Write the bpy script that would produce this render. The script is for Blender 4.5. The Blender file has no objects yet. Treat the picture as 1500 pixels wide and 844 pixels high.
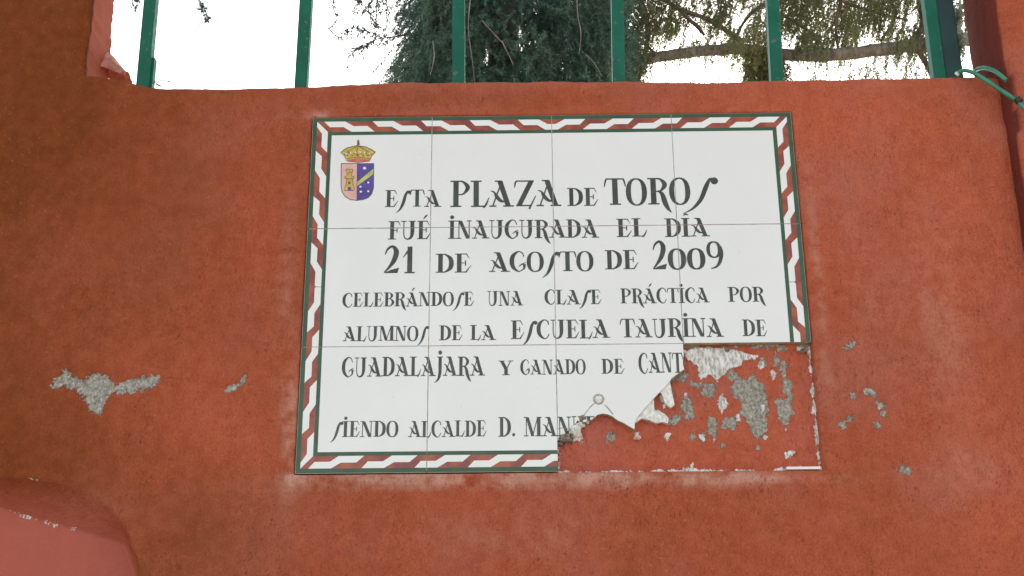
import bpy, math, random
import numpy as np
from mathutils import Vector
from mathutils.geometry import tessellate_polygon
random.seed(4); rng = np.random.default_rng(7)
S = bpy.context.scene
GROUND = -1.85                      # metres from the plaque's lower edge to the pavement
LIFT = 1.85

# ------------------------------------------------------------------ camera
CP = np.array([0.26127379, -1.39437682, -0.25492526])
PITCH, YAW, ROLL, FPX = 0.32965309, -0.00897144, -0.00723378, 1800.0
cf = np.array([math.sin(YAW)*math.cos(PITCH), math.cos(YAW)*math.cos(PITCH), math.sin(PITCH)])
_r = np.cross(cf, [0, 0, 1]); _r /= np.linalg.norm(_r); _u = np.cross(_r, cf)
cr = _r*math.cos(ROLL)+_u*math.sin(ROLL); cu = -_r*math.sin(ROLL)+_u*math.cos(ROLL)
cam = bpy.data.cameras.new('camera'); cam.sensor_width = 36; cam.lens = FPX/1500*36
cam.clip_start = .02; cam.clip_end = 3000
co = bpy.data.objects.new('camera', cam); S.collection.objects.link(co); S.camera = co
from mathutils import Matrix
co.matrix_world = Matrix(((cr[0], cu[0], -cf[0], CP[0]), (cr[1], cu[1], -cf[1], CP[1]),
                          (cr[2], cu[2], -cf[2], CP[2]+LIFT), (0, 0, 0, 1)))
def ray(px, py): return cf*FPX+cr*(px-750)-cu*(py-422)
def at(px, py, Y):                  # the point of the vertical plane y=Y that this ray meets
    d = ray(px, py); return CP+d*((Y-CP[1])/d[1])
def pq(px, py, Y=-.003):            # plaque coordinates (x, z)
    p = at(px, py, Y); return (p[0], p[2])

# ------------------------------------------------------------------ sky and sun
sd = ray(1000, 98); sd = sd/np.linalg.norm(sd)
ELEV = math.asin(sd[2]); AZ = math.atan2(sd[0], sd[1])
W = bpy.data.worlds.new('World'); S.world = W; W.use_nodes = True
wn = W.node_tree; wn.nodes.clear()
sky = wn.nodes.new('ShaderNodeTexSky'); sky.sky_type = 'NISHITA'; sky.sun_disc = False
sky.sun_elevation = ELEV; sky.sun_rotation = AZ
sky.air_density = 1.0; sky.dust_density = 1.2; sky.ozone_density = .6
bg = wn.nodes.new('ShaderNodeBackground'); bg.inputs[1].default_value = 0.15
wo = wn.nodes.new('ShaderNodeOutputWorld')
hs = wn.nodes.new('ShaderNodeHueSaturation'); hs.inputs['Saturation'].default_value = .45   # milky, thinly veiled sky
wn.links.new(sky.outputs[0], hs.inputs['Color']); wn.links.new(hs.outputs[0], bg.inputs[0]); wn.links.new(bg.outputs[0], wo.inputs[0])
sl = bpy.data.lights.new('sun', 'SUN'); sl.energy = 4.0; sl.angle = math.radians(.5); sl.color = (1, .93, .82)
so = bpy.data.objects.new('sun', sl); S.collection.objects.link(so)
so.rotation_euler = Vector(sd).to_track_quat('Z', 'Y').to_euler(); so.location = (0, 0, 6)
S.view_settings.view_transform = 'Standard'; S.view_settings.look = 'None'
S.view_settings.gamma = 1; S.view_settings.exposure = 1.25
S.cycles.max_bounces = 6

# ------------------------------------------------------------------ helpers
def link(o): S.collection.objects.link(o); return o
ROOTS = []
def thing(name, label, cat, base=(0, 0, 0), group=None):
    o = link(bpy.data.objects.new(name, None)); o.empty_display_size = .05
    o.location = base; o['label'] = label; o['category'] = cat
    if group: o['group'] = group
    ROOTS.append(o); return o
def world_loc(o):
    v = Vector((0, 0, 0))
    while o: v = v+o.location; o = o.parent
    return v
def put(name, me, mats, parent=None, label=None):
    o = link(bpy.data.objects.new(name, me))
    for m in (mats if isinstance(mats, (list, tuple)) else [mats]): me.materials.append(m)
    if parent is not None:
        o.parent = parent; o.location = -world_loc(parent)
    else: ROOTS.append(o)
    if label: o['label'] = label
    return o
def mesh(name, V, F, smooth=False, mi=None):
    me = bpy.data.meshes.new(name)
    me.from_pydata([tuple(map(float, v)) for v in V], [], [tuple(f) for f in F])
    if smooth: me.polygons.foreach_set('use_smooth', [True]*len(me.polygons))
    if mi is not None: me.polygons.foreach_set('material_index', mi)
    me.update(); return me
def npmesh(name, V, F, smooth=True):           # V (n,3), F (m,k) arrays
    me = bpy.data.meshes.new(name); n, m, k = len(V), len(F), F.shape[1]
    me.vertices.add(n); me.vertices.foreach_set('co', np.ascontiguousarray(V, np.float32).ravel())
    me.loops.add(m*k); me.loops.foreach_set('vertex_index', F.astype(np.int32).ravel())
    me.polygons.add(m); me.polygons.foreach_set('loop_start', np.arange(0, m*k, k, dtype=np.int32))
    me.polygons.foreach_set('loop_total', np.full(m, k, np.int32))
    me.polygons.foreach_set('use_smooth', np.full(m, smooth))
    me.update(calc_edges=True); return me
def fattr(me, name, a):
    t = me.attributes.new(name, 'FLOAT', 'POINT'); t.data.foreach_set('value', np.asarray(a, np.float32).ravel())
def box(V, F, c, s, bev=0):
    b = len(V); x, y, z = c; a, d, e = s[0]/2, s[1]/2, s[2]/2
    for k in (-1, 1):
        for j in (-1, 1):
            for i in (-1, 1): V.append((x+i*a, y+j*d, z+k*e))
    for f in ((0, 2, 3, 1), (4, 5, 7, 6), (0, 1, 5, 4), (2, 6, 7, 3), (0, 4, 6, 2), (1, 3, 7, 5)): F.append([b+i for i in f])
def hash2(i, j, s):
    h = (i.astype(np.int64)*374761393+j.astype(np.int64)*668265263+s*1274126177) & 0xffffffff
    h = ((h ^ (h >> 13))*1103515245) & 0xffffffff; h = h ^ (h >> 16)
    return (h & 0xffff)/65535.0
def vn(x, z, sx, sz, s):
    a, b = x/sx, z/sz; i, j = np.floor(a), np.floor(b); u, v = a-i, b-j
    u = u*u*(3-2*u); v = v*v*(3-2*v)
    return (hash2(i, j, s)*(1-u)+hash2(i+1, j, s)*u)*(1-v)+(hash2(i, j+1, s)*(1-u)+hash2(i+1, j+1, s)*u)*v
def fbm(x, z, sx, sz, s, o=3):
    t = 0; a = 1; n = 0
    for k in range(o): t = t+a*vn(x, z, sx/2**k, sz/2**k, s+k*17); n += a; a *= .55
    return t/n-.5
def sdf(x, z, poly):                 # signed distance (negative inside) to a polygon of (x, z)
    P = np.array(poly, float); d = np.full(x.shape, 1e9); ins = np.zeros(x.shape, bool)
    for k in range(len(P)):
        a, b = P[k], P[(k+1) % len(P)]; e = b-a
        t = np.clip(((x-a[0])*e[0]+(z-a[1])*e[1])/max(e@e, 1e-12), 0, 1)
        d = np.minimum(d, np.hypot(x-a[0]-t*e[0], z-a[1]-t*e[1]))
        c = (a[1] > z) != (b[1] > z)
        ins ^= c & (x < (b[0]-a[0])*(z-a[1])/((b[1]-a[1]) if b[1] != a[1] else 1e-12)+a[0])
    return np.where(ins, -d, d)
def seg_d(x, z, pts):
    d = np.full(x.shape, 1e9)
    for a, b in zip(pts[:-1], pts[1:]):
        a = np.array(a); b = np.array(b); e = b-a
        t = np.clip(((x-a[0])*e[0]+(z-a[1])*e[1])/max(e@e, 1e-12), 0, 1)
        d = np.minimum(d, np.hypot(x-a[0]-t*e[0], z-a[1]-t*e[1]))
    return d

# ------------------------------------------------------------------ materials
class NT:
    def __init__(s, name):
        s.m = bpy.data.materials.new(name); s.m.use_nodes = True; s.t = s.m.node_tree
        s.b = s.t.nodes['Principled BSDF']; s.out = s.t.nodes['Material Output']
    def n(s, t, **k):
        q = s.t.nodes.new(t)
        for a, v in k.items(): setattr(q, a, v)
        return q
    def l(s, a, b): s.t.links.new(a, b)
    def sock(s, v, inp):
        if isinstance(v, (int, float)): inp.default_value = v
        elif isinstance(v, tuple): inp.default_value = (*v, 1) if len(v) == 3 else v
        else: s.l(v, inp)
    def math(s, op, a, b=0.0, c=0.0, clamp=False):
        q = s.n('ShaderNodeMath', operation=op, use_clamp=clamp)
        for v, i in zip((a, b, c), q.inputs): s.sock(v, i)
        return q.outputs[0]
    def mix(s, f, a, b, mode='MIX'):
        q = s.n('ShaderNodeMix', data_type='RGBA', blend_type=mode)
        s.sock(f, q.inputs[0]); s.sock(a, q.inputs[6]); s.sock(b, q.inputs[7]); return q.outputs[2]
    def ramp(s, f, a, b):             # smoothstep a..b -> 0..1
        q = s.n('ShaderNodeMapRange', interpolation_type='SMOOTHSTEP')
        s.sock(f, q.inputs[0]); q.inputs[1].default_value = a; q.inputs[2].default_value = b; return q.outputs[0]
    def co(s, sx=1, sy=1, sz=1):
        t = s.n('ShaderNodeTexCoord'); m = s.n('ShaderNodeMapping'); m.inputs[3].default_value = (sx, sy, sz)
        s.l(t.outputs['Object'], m.inputs[0]); return m.outputs[0]
    def noise(s, scale, detail=3, rough=.55, vec=None, dist=0):
        q = s.n('ShaderNodeTexNoise'); q.inputs['Scale'].default_value = scale
        q.inputs['Detail'].default_value = detail; q.inputs['Roughness'].default_value = rough
        q.inputs['Distortion'].default_value = dist
        s.l(vec if vec is not None else s.co(), q.inputs['Vector']); return q.outputs[0]
    def voro(s, scale, vec=None):
        q = s.n('ShaderNodeTexVoronoi'); q.inputs['Scale'].default_value = scale
        s.l(vec if vec is not None else s.co(), q.inputs['Vector']); return q.outputs[0]
    def attr(s, name):
        q = s.n('ShaderNodeAttribute', attribute_name=name); return q.outputs['Fac']
    def bump(s, h, strength, dist):
        q = s.n('ShaderNodeBump'); q.inputs['Strength'].default_value = strength; q.inputs['Distance'].default_value = dist
        s.l(h, q.inputs['Height']); s.l(q.outputs[0], s.b.inputs['Normal'])
def plain(name, col, rough=.6, var=.15, scale=20, metal=0, bump=0, bs=200):
    k = NT(name); n = k.noise(scale)
    a = tuple(c*(1-var) for c in col); b = tuple(min(1, c*(1+var)) for c in col)
    k.l(k.mix(k.ramp(n, .3, .7), a, b), k.b.inputs['Base Color'])
    k.b.inputs['Roughness'].default_value = rough; k.b.inputs['Metallic'].default_value = metal
    if bump: k.bump(k.noise(bs, 4), 1, bump)
    return k.m

def wall_mat():
    k = NT('red_painted_plaster')
    n1 = k.noise(2.3, 5, .6); n2 = k.noise(11, 4, .6); n3 = k.noise(60, 3)
    st = k.noise(1, 4, .6, k.co(260, 260, 45))           # brushed, upright
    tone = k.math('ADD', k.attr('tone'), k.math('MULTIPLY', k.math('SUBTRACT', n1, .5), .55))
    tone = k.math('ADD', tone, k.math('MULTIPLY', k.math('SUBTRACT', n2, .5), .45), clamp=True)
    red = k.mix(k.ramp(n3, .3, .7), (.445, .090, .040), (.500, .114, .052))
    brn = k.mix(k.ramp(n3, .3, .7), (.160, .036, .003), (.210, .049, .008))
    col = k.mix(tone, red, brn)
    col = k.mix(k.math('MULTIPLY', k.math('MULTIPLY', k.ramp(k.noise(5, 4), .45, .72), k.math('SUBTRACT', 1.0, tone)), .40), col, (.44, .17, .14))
    pale = k.math('MULTIPLY', k.attr('pale'), k.ramp(k.math('ADD', k.math('MULTIPLY', n2, .6), k.math('MULTIPLY', n3, .4)), .38, .62))
    col = k.mix(pale, col, (.58, .30, .22))
    col = k.mix(k.math('MULTIPLY', k.attr('smooth'), .75), col, (.44, .115, .085))
    rough_amt = k.math('SUBTRACT', 1.0, k.math('MULTIPLY', k.attr('smooth'), .85))
    col = k.mix(k.math('MULTIPLY', k.ramp(st, .50, .72), k.math('MULTIPLY', .18, rough_amt)), col, (.17, .040, .022))
    gr = k.noise(1, 3, .7, k.co(620, 620, 420))          # sandy grain of the render
    col = k.mix(k.math('MULTIPLY', k.ramp(gr, .50, .66), k.math('MULTIPLY', .34, rough_amt)), col, (.15, .036, .020))
    col = k.mix(k.math('MULTIPLY', k.ramp(gr, .50, .34), k.math('MULTIPLY', k.math('MULTIPLY', .22, rough_amt), k.math('SUBTRACT', 1.0, k.math('MULTIPLY', tone, .7)))), col, (.62, .20, .11))
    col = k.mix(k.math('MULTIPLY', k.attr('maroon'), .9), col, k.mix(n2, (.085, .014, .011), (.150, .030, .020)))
    rz = k.ramp(k.noise(14, 4, .65), .36, .62)             # patches where the render is coarser
    # pits where sand grains fell out of the paint
    vo = k.voro(190, k.co(1, 1, .55)); pitn = k.noise(30, 3)
    pit = k.math('MULTIPLY', k.math('SUBTRACT', 1.0, k.ramp(vo, .12, .30)), k.math('MULTIPLY', k.math('MULTIPLY', k.ramp(pitn, .56, .68), rz), rough_amt))
    col = k.mix(k.math('MULTIPLY', pit, .45), col, (.085, .025, .018))
    sp = k.math('MULTIPLY', k.ramp(k.noise(1, 3, .6, k.co(300, 300, 150), 1.2), .60, .68), k.math('MULTIPLY', rz, rough_amt))
    col = k.mix(k.math('MULTIPLY', sp, .42), col, (.14, .036, .022))
    sp2 = k.math('MULTIPLY', k.ramp(k.noise(1, 2, .5, k.co(170, 170, 90), 2.5), .71, .77), rough_amt)
    col = k.mix(k.math('MULTIPLY', sp2, .5), col, (.10, .028, .018))
    lt = k.math('MULTIPLY', k.ramp(k.noise(260, 2), .64, .76), .24)
    col = k.mix(k.math('MULTIPLY', lt, rough_amt), col, (.62, .28, .20))
    # paint gone: grey render, white adhesive
    e = k.math('ADD', k.math('MULTIPLY', k.math('SUBTRACT', k.noise(110, 5, .75), .5), 1.5), k.math('MULTIPLY', k.math('SUBTRACT', k.noise(380, 2), .5), .45))
    g = k.ramp(k.math('ADD', k.attr('grey'), k.math('ADD', e, k.math('MULTIPLY', k.math('SUBTRACT', k.noise(38, 3), .5), .7))), .48, .58)
    w = k.ramp(k.math('ADD', k.attr('white'), e), .49, .54)
    gc = k.mix(k.ramp(k.noise(260, 4, .7), .32, .68), (.20, .175, .135), (.44, .41, .34))
    gc = k.mix(k.math('MULTIPLY', k.ramp(k.noise(300, 2), .60, .68), .75), gc, (.62, .6, .54))
    wc = k.mix(k.ramp(k.noise(1, 4, .6, k.co(330, 330, 110)), .36, .6), (.42, .38, .32), (.80, .78, .74))
    col = k.mix(g, col, gc); col = k.mix(w, col, wc)
    k.l(col, k.b.inputs['Base Color']); k.b.inputs['Roughness'].default_value = .82
    k.b.inputs['Specular IOR Level'].default_value = .15
    h = k.math('ADD', k.math('MULTIPLY', st, k.math('MULTIPLY', 1.0, rough_amt)), k.math('MULTIPLY', k.noise(260, 3), .55))
    h = k.math('ADD', h, k.math('MULTIPLY', k.noise(110, 3), .6))
    h = k.math('SUBTRACT', h, k.math('MULTIPLY', pit, .5)); h = k.math('SUBTRACT', h, k.math('MULTIPLY', sp, .3)); h = k.math('SUBTRACT', h, k.math('MULTIPLY', sp2, .4))
    h = k.math('ADD', h, k.math('MULTIPLY', g, k.math('MULTIPLY', k.noise(500, 2), 1.1)))
    h = k.math('ADD', h, k.math('MULTIPLY', w, .35))
    k.bump(h, .9, .0016)
    return k.m
M_WALL = wall_mat()

def glaze_mat():
    k = NT('white_tile_glaze')
    n = k.noise(9, 3); oi = k.n('ShaderNodeObjectInfo').outputs['Random']
    c = k.mix(k.ramp(n, .35, .65), (.80, .785, .74), (.76, .745, .695))
    c = k.mix(k.math('MULTIPLY', oi, .8), c, (.77, .745, .69))
    c = k.mix(k.math('MULTIPLY', k.ramp(k.noise(160, 2), .70, .78), .25), c, (.5, .44, .36))
    k.l(c, k.b.inputs['Base Color']); k.b.inputs['Roughness'].default_value = .12
    k.bump(k.noise(14, 3), .5, .0006); return k.m
M_GLAZE = glaze_mat()
def clay():
    k = NT('broken_tile_clay'); n = k.noise(420, 4, .7)
    k.l(k.mix(k.ramp(n, .3, .7), (.30, .20, .11), (.66, .52, .33)), k.b.inputs['Base Color'])
    k.b.inputs['Roughness'].default_value = .9; k.bump(n, .8, .001); return k.m
M_CLAY = clay()
M_GROUT = plain('tile_grout', (.52, .48, .42), .9, .3, 90, bump=.0006)
def paint(name, a, b, scale=45, rough=.22):
    k = NT(name); k.l(k.mix(k.ramp(k.noise(scale, 3), .35, .65), a, b), k.b.inputs['Base Color'])
    k.b.inputs['Roughness'].default_value = rough; return k.m
M_INK = paint('black_green_glaze_ink', (.018, .022, .010), (.042, .045, .024), 60)
M_GREEN = paint('dark_green_border_glaze', (.012, .055, .010), (.022, .078, .022), 40, .3)
M_RED = paint('rust_red_border_glaze', (.22, .024, .010), (.36, .070, .010), 55)
M_CREAM = paint('cream_border_glaze', (.78, .765, .69), (.80, .79, .74), 30)
M_GOLD = paint('gold_crest_glaze', (.42, .28, .025), (.60, .45, .06), 300)
M_OUTL = paint('brown_outline_glaze', (.10, .045, .025), (.16, .08, .03), 200)
M_PINK = paint('salmon_crest_glaze', (.66, .34, .27), (.72, .40, .33), 60)
M_PURP = paint('purple_crest_glaze', (.06, .028, .20), (.09, .045, .28), 80)
M_LIME = paint('olive_yellow_crest_glaze', (.42, .42, .05), (.55, .55, .10), 120)
M_RUBY = paint('red_crest_glaze', (.50, .08, .05), (.62, .16, .08), 200)
def barmat():
    k = NT('green_railing_enamel')
    c = k.mix(k.ramp(k.noise(25, 4), .35, .7), (.001, .095, .050), (.003, .125, .068))
    c = k.mix(k.math('MULTIPLY', k.ramp(k.noise(110, 4), .62, .68), .7), c, (.16, .13, .08))
    k.l(c, k.b.inputs['Base Color']); k.b.inputs['Roughness'].default_value = .42; k.b.inputs['Specular IOR Level'].default_value = .25
    k.bump(k.noise(90, 3), .35, .0008); return k.m
M_BAR = barmat()
M_CORD = plain('green_plastic_cord', (.03, .24, .13), .35, .2, 40)
M_TIP = plain('bare_cord_end', (.62, .66, .60), .6, .1)
M_BLACK = plain('black_rubber', (.02, .02, .02), .5, .2)

# ------------------------------------------------------------------ the red wall
TH = .085
def zc(pts, Y=0): return np.array([[at(a, b, Y)[0], at(a, b, Y)[2]] for a, b in pts])
sill = zc([(126, 107), (165, 111), (190, 117), (212, 123), (240, 127.5), (330, 127), (440, 124.5), (520, 120.5), (600, 118), (760, 117), (900, 116), (1040, 117.5), (1150, 114), (1300, 112), (1400, 110), (1470, 111)])
jamb = zc([(132, 0), (130, 40), (126, 70), (122, 107)])
c1 = zc([(0, 697), (60, 702), (105, 711), (140, 727), (168, 750), (188, 785), (203, 830), (212, 870), (216, 930)])
c2 = zc([(0, 745), (50, 760), (110, 777), (180, 797)], .045)
PX = .866
Z0 = .503; XJ = float(jamb[1, 0]); ZT = 1.42
def lin(a, b, s): return np.linspace(a, b, max(2, int(round((b-a)/s))+1))
xs = np.unique(np.round(np.concatenate([lin(-2.4, -.5, .06), lin(-.5, XJ, .0025), lin(XJ, -.002, .0025), lin(-.002, .602, .0025), lin(.602, PX+.02, .0025)]), 5))
zs = np.unique(np.round(np.concatenate([lin(GROUND, -.2, .05), lin(-.2, -.002, .0025), lin(-.002, .452, .0025), lin(.452, Z0, .0025), lin(Z0, .70, .0025), lin(.70, ZT, .04), lin(ZT, 1.8, .05)]), 5))
j0 = int(np.argmin(abs(xs-XJ))); i0 = int(np.argmin(abs(zs-Z0))); i1 = int(np.argmin(abs(zs-ZT)))
GX, GZ_ = np.meshgrid(xs, zs)                      # rows i = z, cols j = x
X = GX.copy(); Zz = GZ_.copy()
ds = np.interp(GX, sill[:, 0], sill[:, 1])-Z0
ds = ds+.0012*fbm(GX, GX*0, .02, 1, 5)+.001*fbm(GX, GX*0, .005, 1, 9)
Zz += ds*np.exp(-((GZ_-Z0)/.03)**2)
dj = np.interp(-GZ_, -jamb[:, 1], jamb[:, 0])-XJ+.003*fbm(GZ_, GZ_*0, .02, 1, 3)
X += dj*np.exp(-((GX-XJ)/.03)**2)*(GZ_ > .45)
Y = .0040*fbm(X, Zz, .16, .2, 21)+.0022*fbm(X, Zz, .03, .045, 31, 3)+.0010*fbm(X, Zz, .006, .012, 41, 2)
# splayed arch of smoother plaster, lower left
z1 = np.interp(X, c1[:, 0], c1[:, 1], left=c1[0, 1]+.004); z1 = np.where(X > c1[-1, 0], -9, z1)
z1 = np.where(X < -.8, z1-(X+.8)**2*1.5, z1)
z2 = np.interp(X, c2[:, 0], c2[:, 1]); z2 = np.minimum(z2, z1-.010); z2 = np.where(X < -.8, z2-(X+.8)**2*1.5, z2)
inner = np.maximum(-sdf(X, Zz, [(-3, -.2)]+[(-3, c1[0, 1]+.004)]+[tuple(p) for p in c1]+[(c1[-1, 0]+.004, -.2), (c1[-1, 0]+.004, -2), (-3, -2)]), 0)
arch = np.clip((z1-Zz)/np.maximum(z1-z2, .004), 0, 1); arch = np.minimum(arch, np.clip(inner/(.016+.006*vn(X, Zz, .05, .05, 88)), 0, 1)); arch = arch**1.15
Y = Y*(1-.6*arch)+.045*arch
# recess behind the plaque
rec = (X > -.0015) & (X < .6015) & (Zz > -.0015) & (Zz < .4515)
Y = np.where(rec, .016, Y)
# plaster lip round the plaque (thicker below it)
dx = np.maximum(np.maximum(-X, X-.6), 0); dzl = np.maximum(-Zz, 0); dzu = np.maximum(Zz-.45, 0)
dq = np.hypot(dx, np.maximum(dzl, dzu))
lip = .0012*np.exp(-(dq/.010)**2)*(.6+.8*vn(X, Zz, .05, .05, 77))
low = (Zz < 0) & (X > -.012) & (X < .61)
lip = np.where(low, .0048*np.clip(1.12+Zz/.0175, 0, 1)**.7+.0008*vn(X, Zz, .03, .01, 7), lip)
Y = np.where(rec, Y, Y-lip)
# rounded arrises at the opening
dT = np.where(X >= XJ-.001, np.abs(GZ_-Z0), 9); dT = np.where(GZ_ > Z0, 9, dT)
dJ = np.where((GZ_ >= Z0), np.abs(GX-XJ), 9); dJ = np.where(GX > XJ, 9, dJ)
dE = np.minimum(dT, dJ); R = .005+.006*vn(X, Zz, .03, .03, 55)
Y += np.where(dE < R, (1-np.sqrt(np.clip(1-(1-dE/R)**2, 0, 1)))*R, 0)
nr, nc = GX.shape; idx = np.arange(nr*nc).reshape(nr, nc)
mask = np.ones((nr-1, nc-1), bool); mask[i0:i1, j0:] = False
Fq = np.stack([idx[:-1, :-1], idx[:-1, 1:], idx[1:, 1:], idx[1:, :-1]], -1)[mask]
V = np.stack([X, Y, Zz], -1).reshape(-1, 3)
extraV = []; extraF = []; base = nr*nc
def reveal(line, nrm):               # line: vertex ids along the edge; goes back to y=TH
    global base
    prev = line; n = len(line); steps = 9
    for s in range(1, steps+1):
        t = s/steps; P = V[line].copy(); y0 = P[:, 1]
        a = P[:, 0] if nrm[0] == 0 else P[:, 2]
        P[:, 1] = y0+(TH-y0)*t
        jit = .0030*fbm(a, np.full_like(a, t), .03, .2, 63)+.0018*fbm(a, np.full_like(a, t*.08), .008, .02, 67)
        if s == steps: jit = jit*1.8
        P[:, 0] += nrm[0]*jit; P[:, 2] += nrm[2]*jit
        if s == steps: P[:, 1] += .004*fbm(a, a*0, .03, 1, 3)
        extraV.append(P); ids = np.arange(base, base+n); base += n
        extraF.append(np.stack([prev[:-1], prev[1:], ids[1:], ids[:-1]], -1)); prev = ids
reveal(idx[i0, j0:], (0, 0, -1)); reveal(idx[i0:i1+1, j0], (1, 0, 0)); reveal(idx[i1, j0:], (0, 0, 1))
# back of the wall
bq = [(-2.4, XJ-.004, GROUND, 1.8), (XJ-.004, PX+.02, GROUND, Z0-.012), (XJ-.004, PX+.02, ZT, 1.8)]
for a, b, c, d in bq:
    extraV.append(np.array([(a, TH, c), (b, TH, c), (b, TH, d), (a, TH, d)])); extraF.append(np.array([[base+3, base+2, base+1, base]])); base += 4
extraV.append(np.array([(-2.4, 0, 1.8), (PX, 0, 1.8), (PX, TH, 1.8), (-2.4, TH, 1.8), (-2.4, 0, GROUND), (-2.4, TH, GROUND)]))
extraF.append(np.array([[base, base+1, base+2, base+3], [base, base+3, base+5, base+4]])); base += 6
VA = np.concatenate([V]+extraV); FA = np.concatenate([Fq]+extraF)
# paint tone, pale wear, smooth plaster, bare render
def blobs(L, x, z, Yp=0):
    t = np.zeros_like(x)
    for px, py, rx, ry, v in L:
        c = at(px, py, Yp); t += v*np.exp(-(((x-c[0])/(rx*.00083))**2+((z-c[2])/(ry*.00092))**2))
    return t
x_, z_ = VA[:, 0], VA[:, 2]
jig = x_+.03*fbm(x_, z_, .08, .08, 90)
tone = np.interp(jig, [-.45, -.36, -.2, -.05, .1, .6, .8, .9], [1.0, .95, .68, .44, .28, .14, .08, .06])  # browner paint at left, with the left-to-right light gradient painted into it
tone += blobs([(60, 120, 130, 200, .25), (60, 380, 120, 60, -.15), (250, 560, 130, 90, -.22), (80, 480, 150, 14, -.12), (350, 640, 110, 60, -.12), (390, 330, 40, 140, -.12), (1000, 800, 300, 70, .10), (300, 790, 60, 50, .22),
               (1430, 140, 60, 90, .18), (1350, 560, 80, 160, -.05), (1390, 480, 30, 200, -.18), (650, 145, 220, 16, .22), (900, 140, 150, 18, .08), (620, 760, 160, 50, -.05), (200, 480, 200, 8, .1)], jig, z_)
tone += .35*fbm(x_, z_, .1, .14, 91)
pale = blobs([(428, 610, 14, 80, .9), (436, 700, 14, 14, .9), (470, 168, 34, 6, 1.0), (560, 702, 110, 8, 1.2), (740, 702, 120, 8, 1.2), (900, 703, 60, 7, 1.2), (1060, 702, 120, 8, 1.2), (1199, 420, 8, 150, .5), (420, 400, 14, 90, .35), (760, 780, 120, 30, .22),
              (60, 760, 120, 30, .2), (1380, 470, 40, 120, .3), (1420, 690, 60, 30, .25), (690, 715, 260, 3, .5), (1280, 430, 30, 60, .18)], x_, z_)
def sdpx(L, x, z, s, Yp=0):
    d = np.full_like(x, 1.0)
    for poly in L: d = np.minimum(d, sdf(x, z, [(at(a, b, Yp)[0], at(a, b, Yp)[2]) for a, b in poly]))
    return np.clip(.5-d/s, 0, 1)
grey = sdpx([[(74, 556), (96, 543), (110, 552), (122, 558), (136, 545), (160, 549), (170, 562), (192, 553), (212, 551), (234, 549), (232, 560), (214, 571), (190, 576), (162, 578), (152, 590), (148, 606), (130, 604), (122, 585), (112, 570), (92, 570), (76, 566)],
             [(327, 573), (335, 565), (350, 562), (357, 548), (363, 552), (358, 562), (345, 570), (334, 577)],
             [(1310, 688), (1320, 684), (1334, 687), (1332, 696), (1322, 693)], [(1233, 512), (1243, 503), (1256, 499), (1244, 512)],
             [(1228, 622), (1245, 604), (1253, 610), (1243, 620), (1232, 628)], [(1262, 570), (1276, 565), (1290, 573), (1284, 582), (1268, 580)],
             [(1246, 580), (1251, 574), (1250, 586)], [(1280, 588), (1292, 586), (1300, 594), (1288, 600)], [(1279, 618), (1290, 622), (1284, 628)], [(1288, 606), (1296, 602), (1298, 610)]], x_, z_, .016)
VA[:, 1] += .0018*np.clip((grey-.42)*6, 0, 1)*(z_ < .45)
e2 = [(a, b) for a, b in zip(c2[:, 0], c2[:, 1])]
dl = seg_d(x_, z_, e2); wl = np.clip(.60-dl/.012, 0, 1)*(vn(x_, z_, .012, .02, 12) > .40)*(x_ < -.25)
e1 = [tuple(p) for p in c1[:3]]
white = np.maximum(wl*.95, np.clip(.40-seg_d(x_, z_, e1)/.02, 0, 1)*(vn(x_, z_, .02, .02, 15) > .7))
white = np.maximum(white, .47*np.exp(-(np.abs(z_+.0008)/.0012)**2)*(x_ > 0)*(x_ < .6))
me = npmesh('red_wall', VA, FA)
sm = np.zeros(len(VA)); sm[:nr*nc] = arch.ravel()
sm[nr*nc:] = .5*(VA[nr*nc:, 2] > .45)
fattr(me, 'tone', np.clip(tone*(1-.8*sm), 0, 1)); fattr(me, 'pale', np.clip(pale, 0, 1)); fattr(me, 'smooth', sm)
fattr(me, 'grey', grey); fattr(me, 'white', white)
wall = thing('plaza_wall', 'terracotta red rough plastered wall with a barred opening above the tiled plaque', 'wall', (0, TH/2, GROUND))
put('masonry', me, M_WALL, wall)
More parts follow.
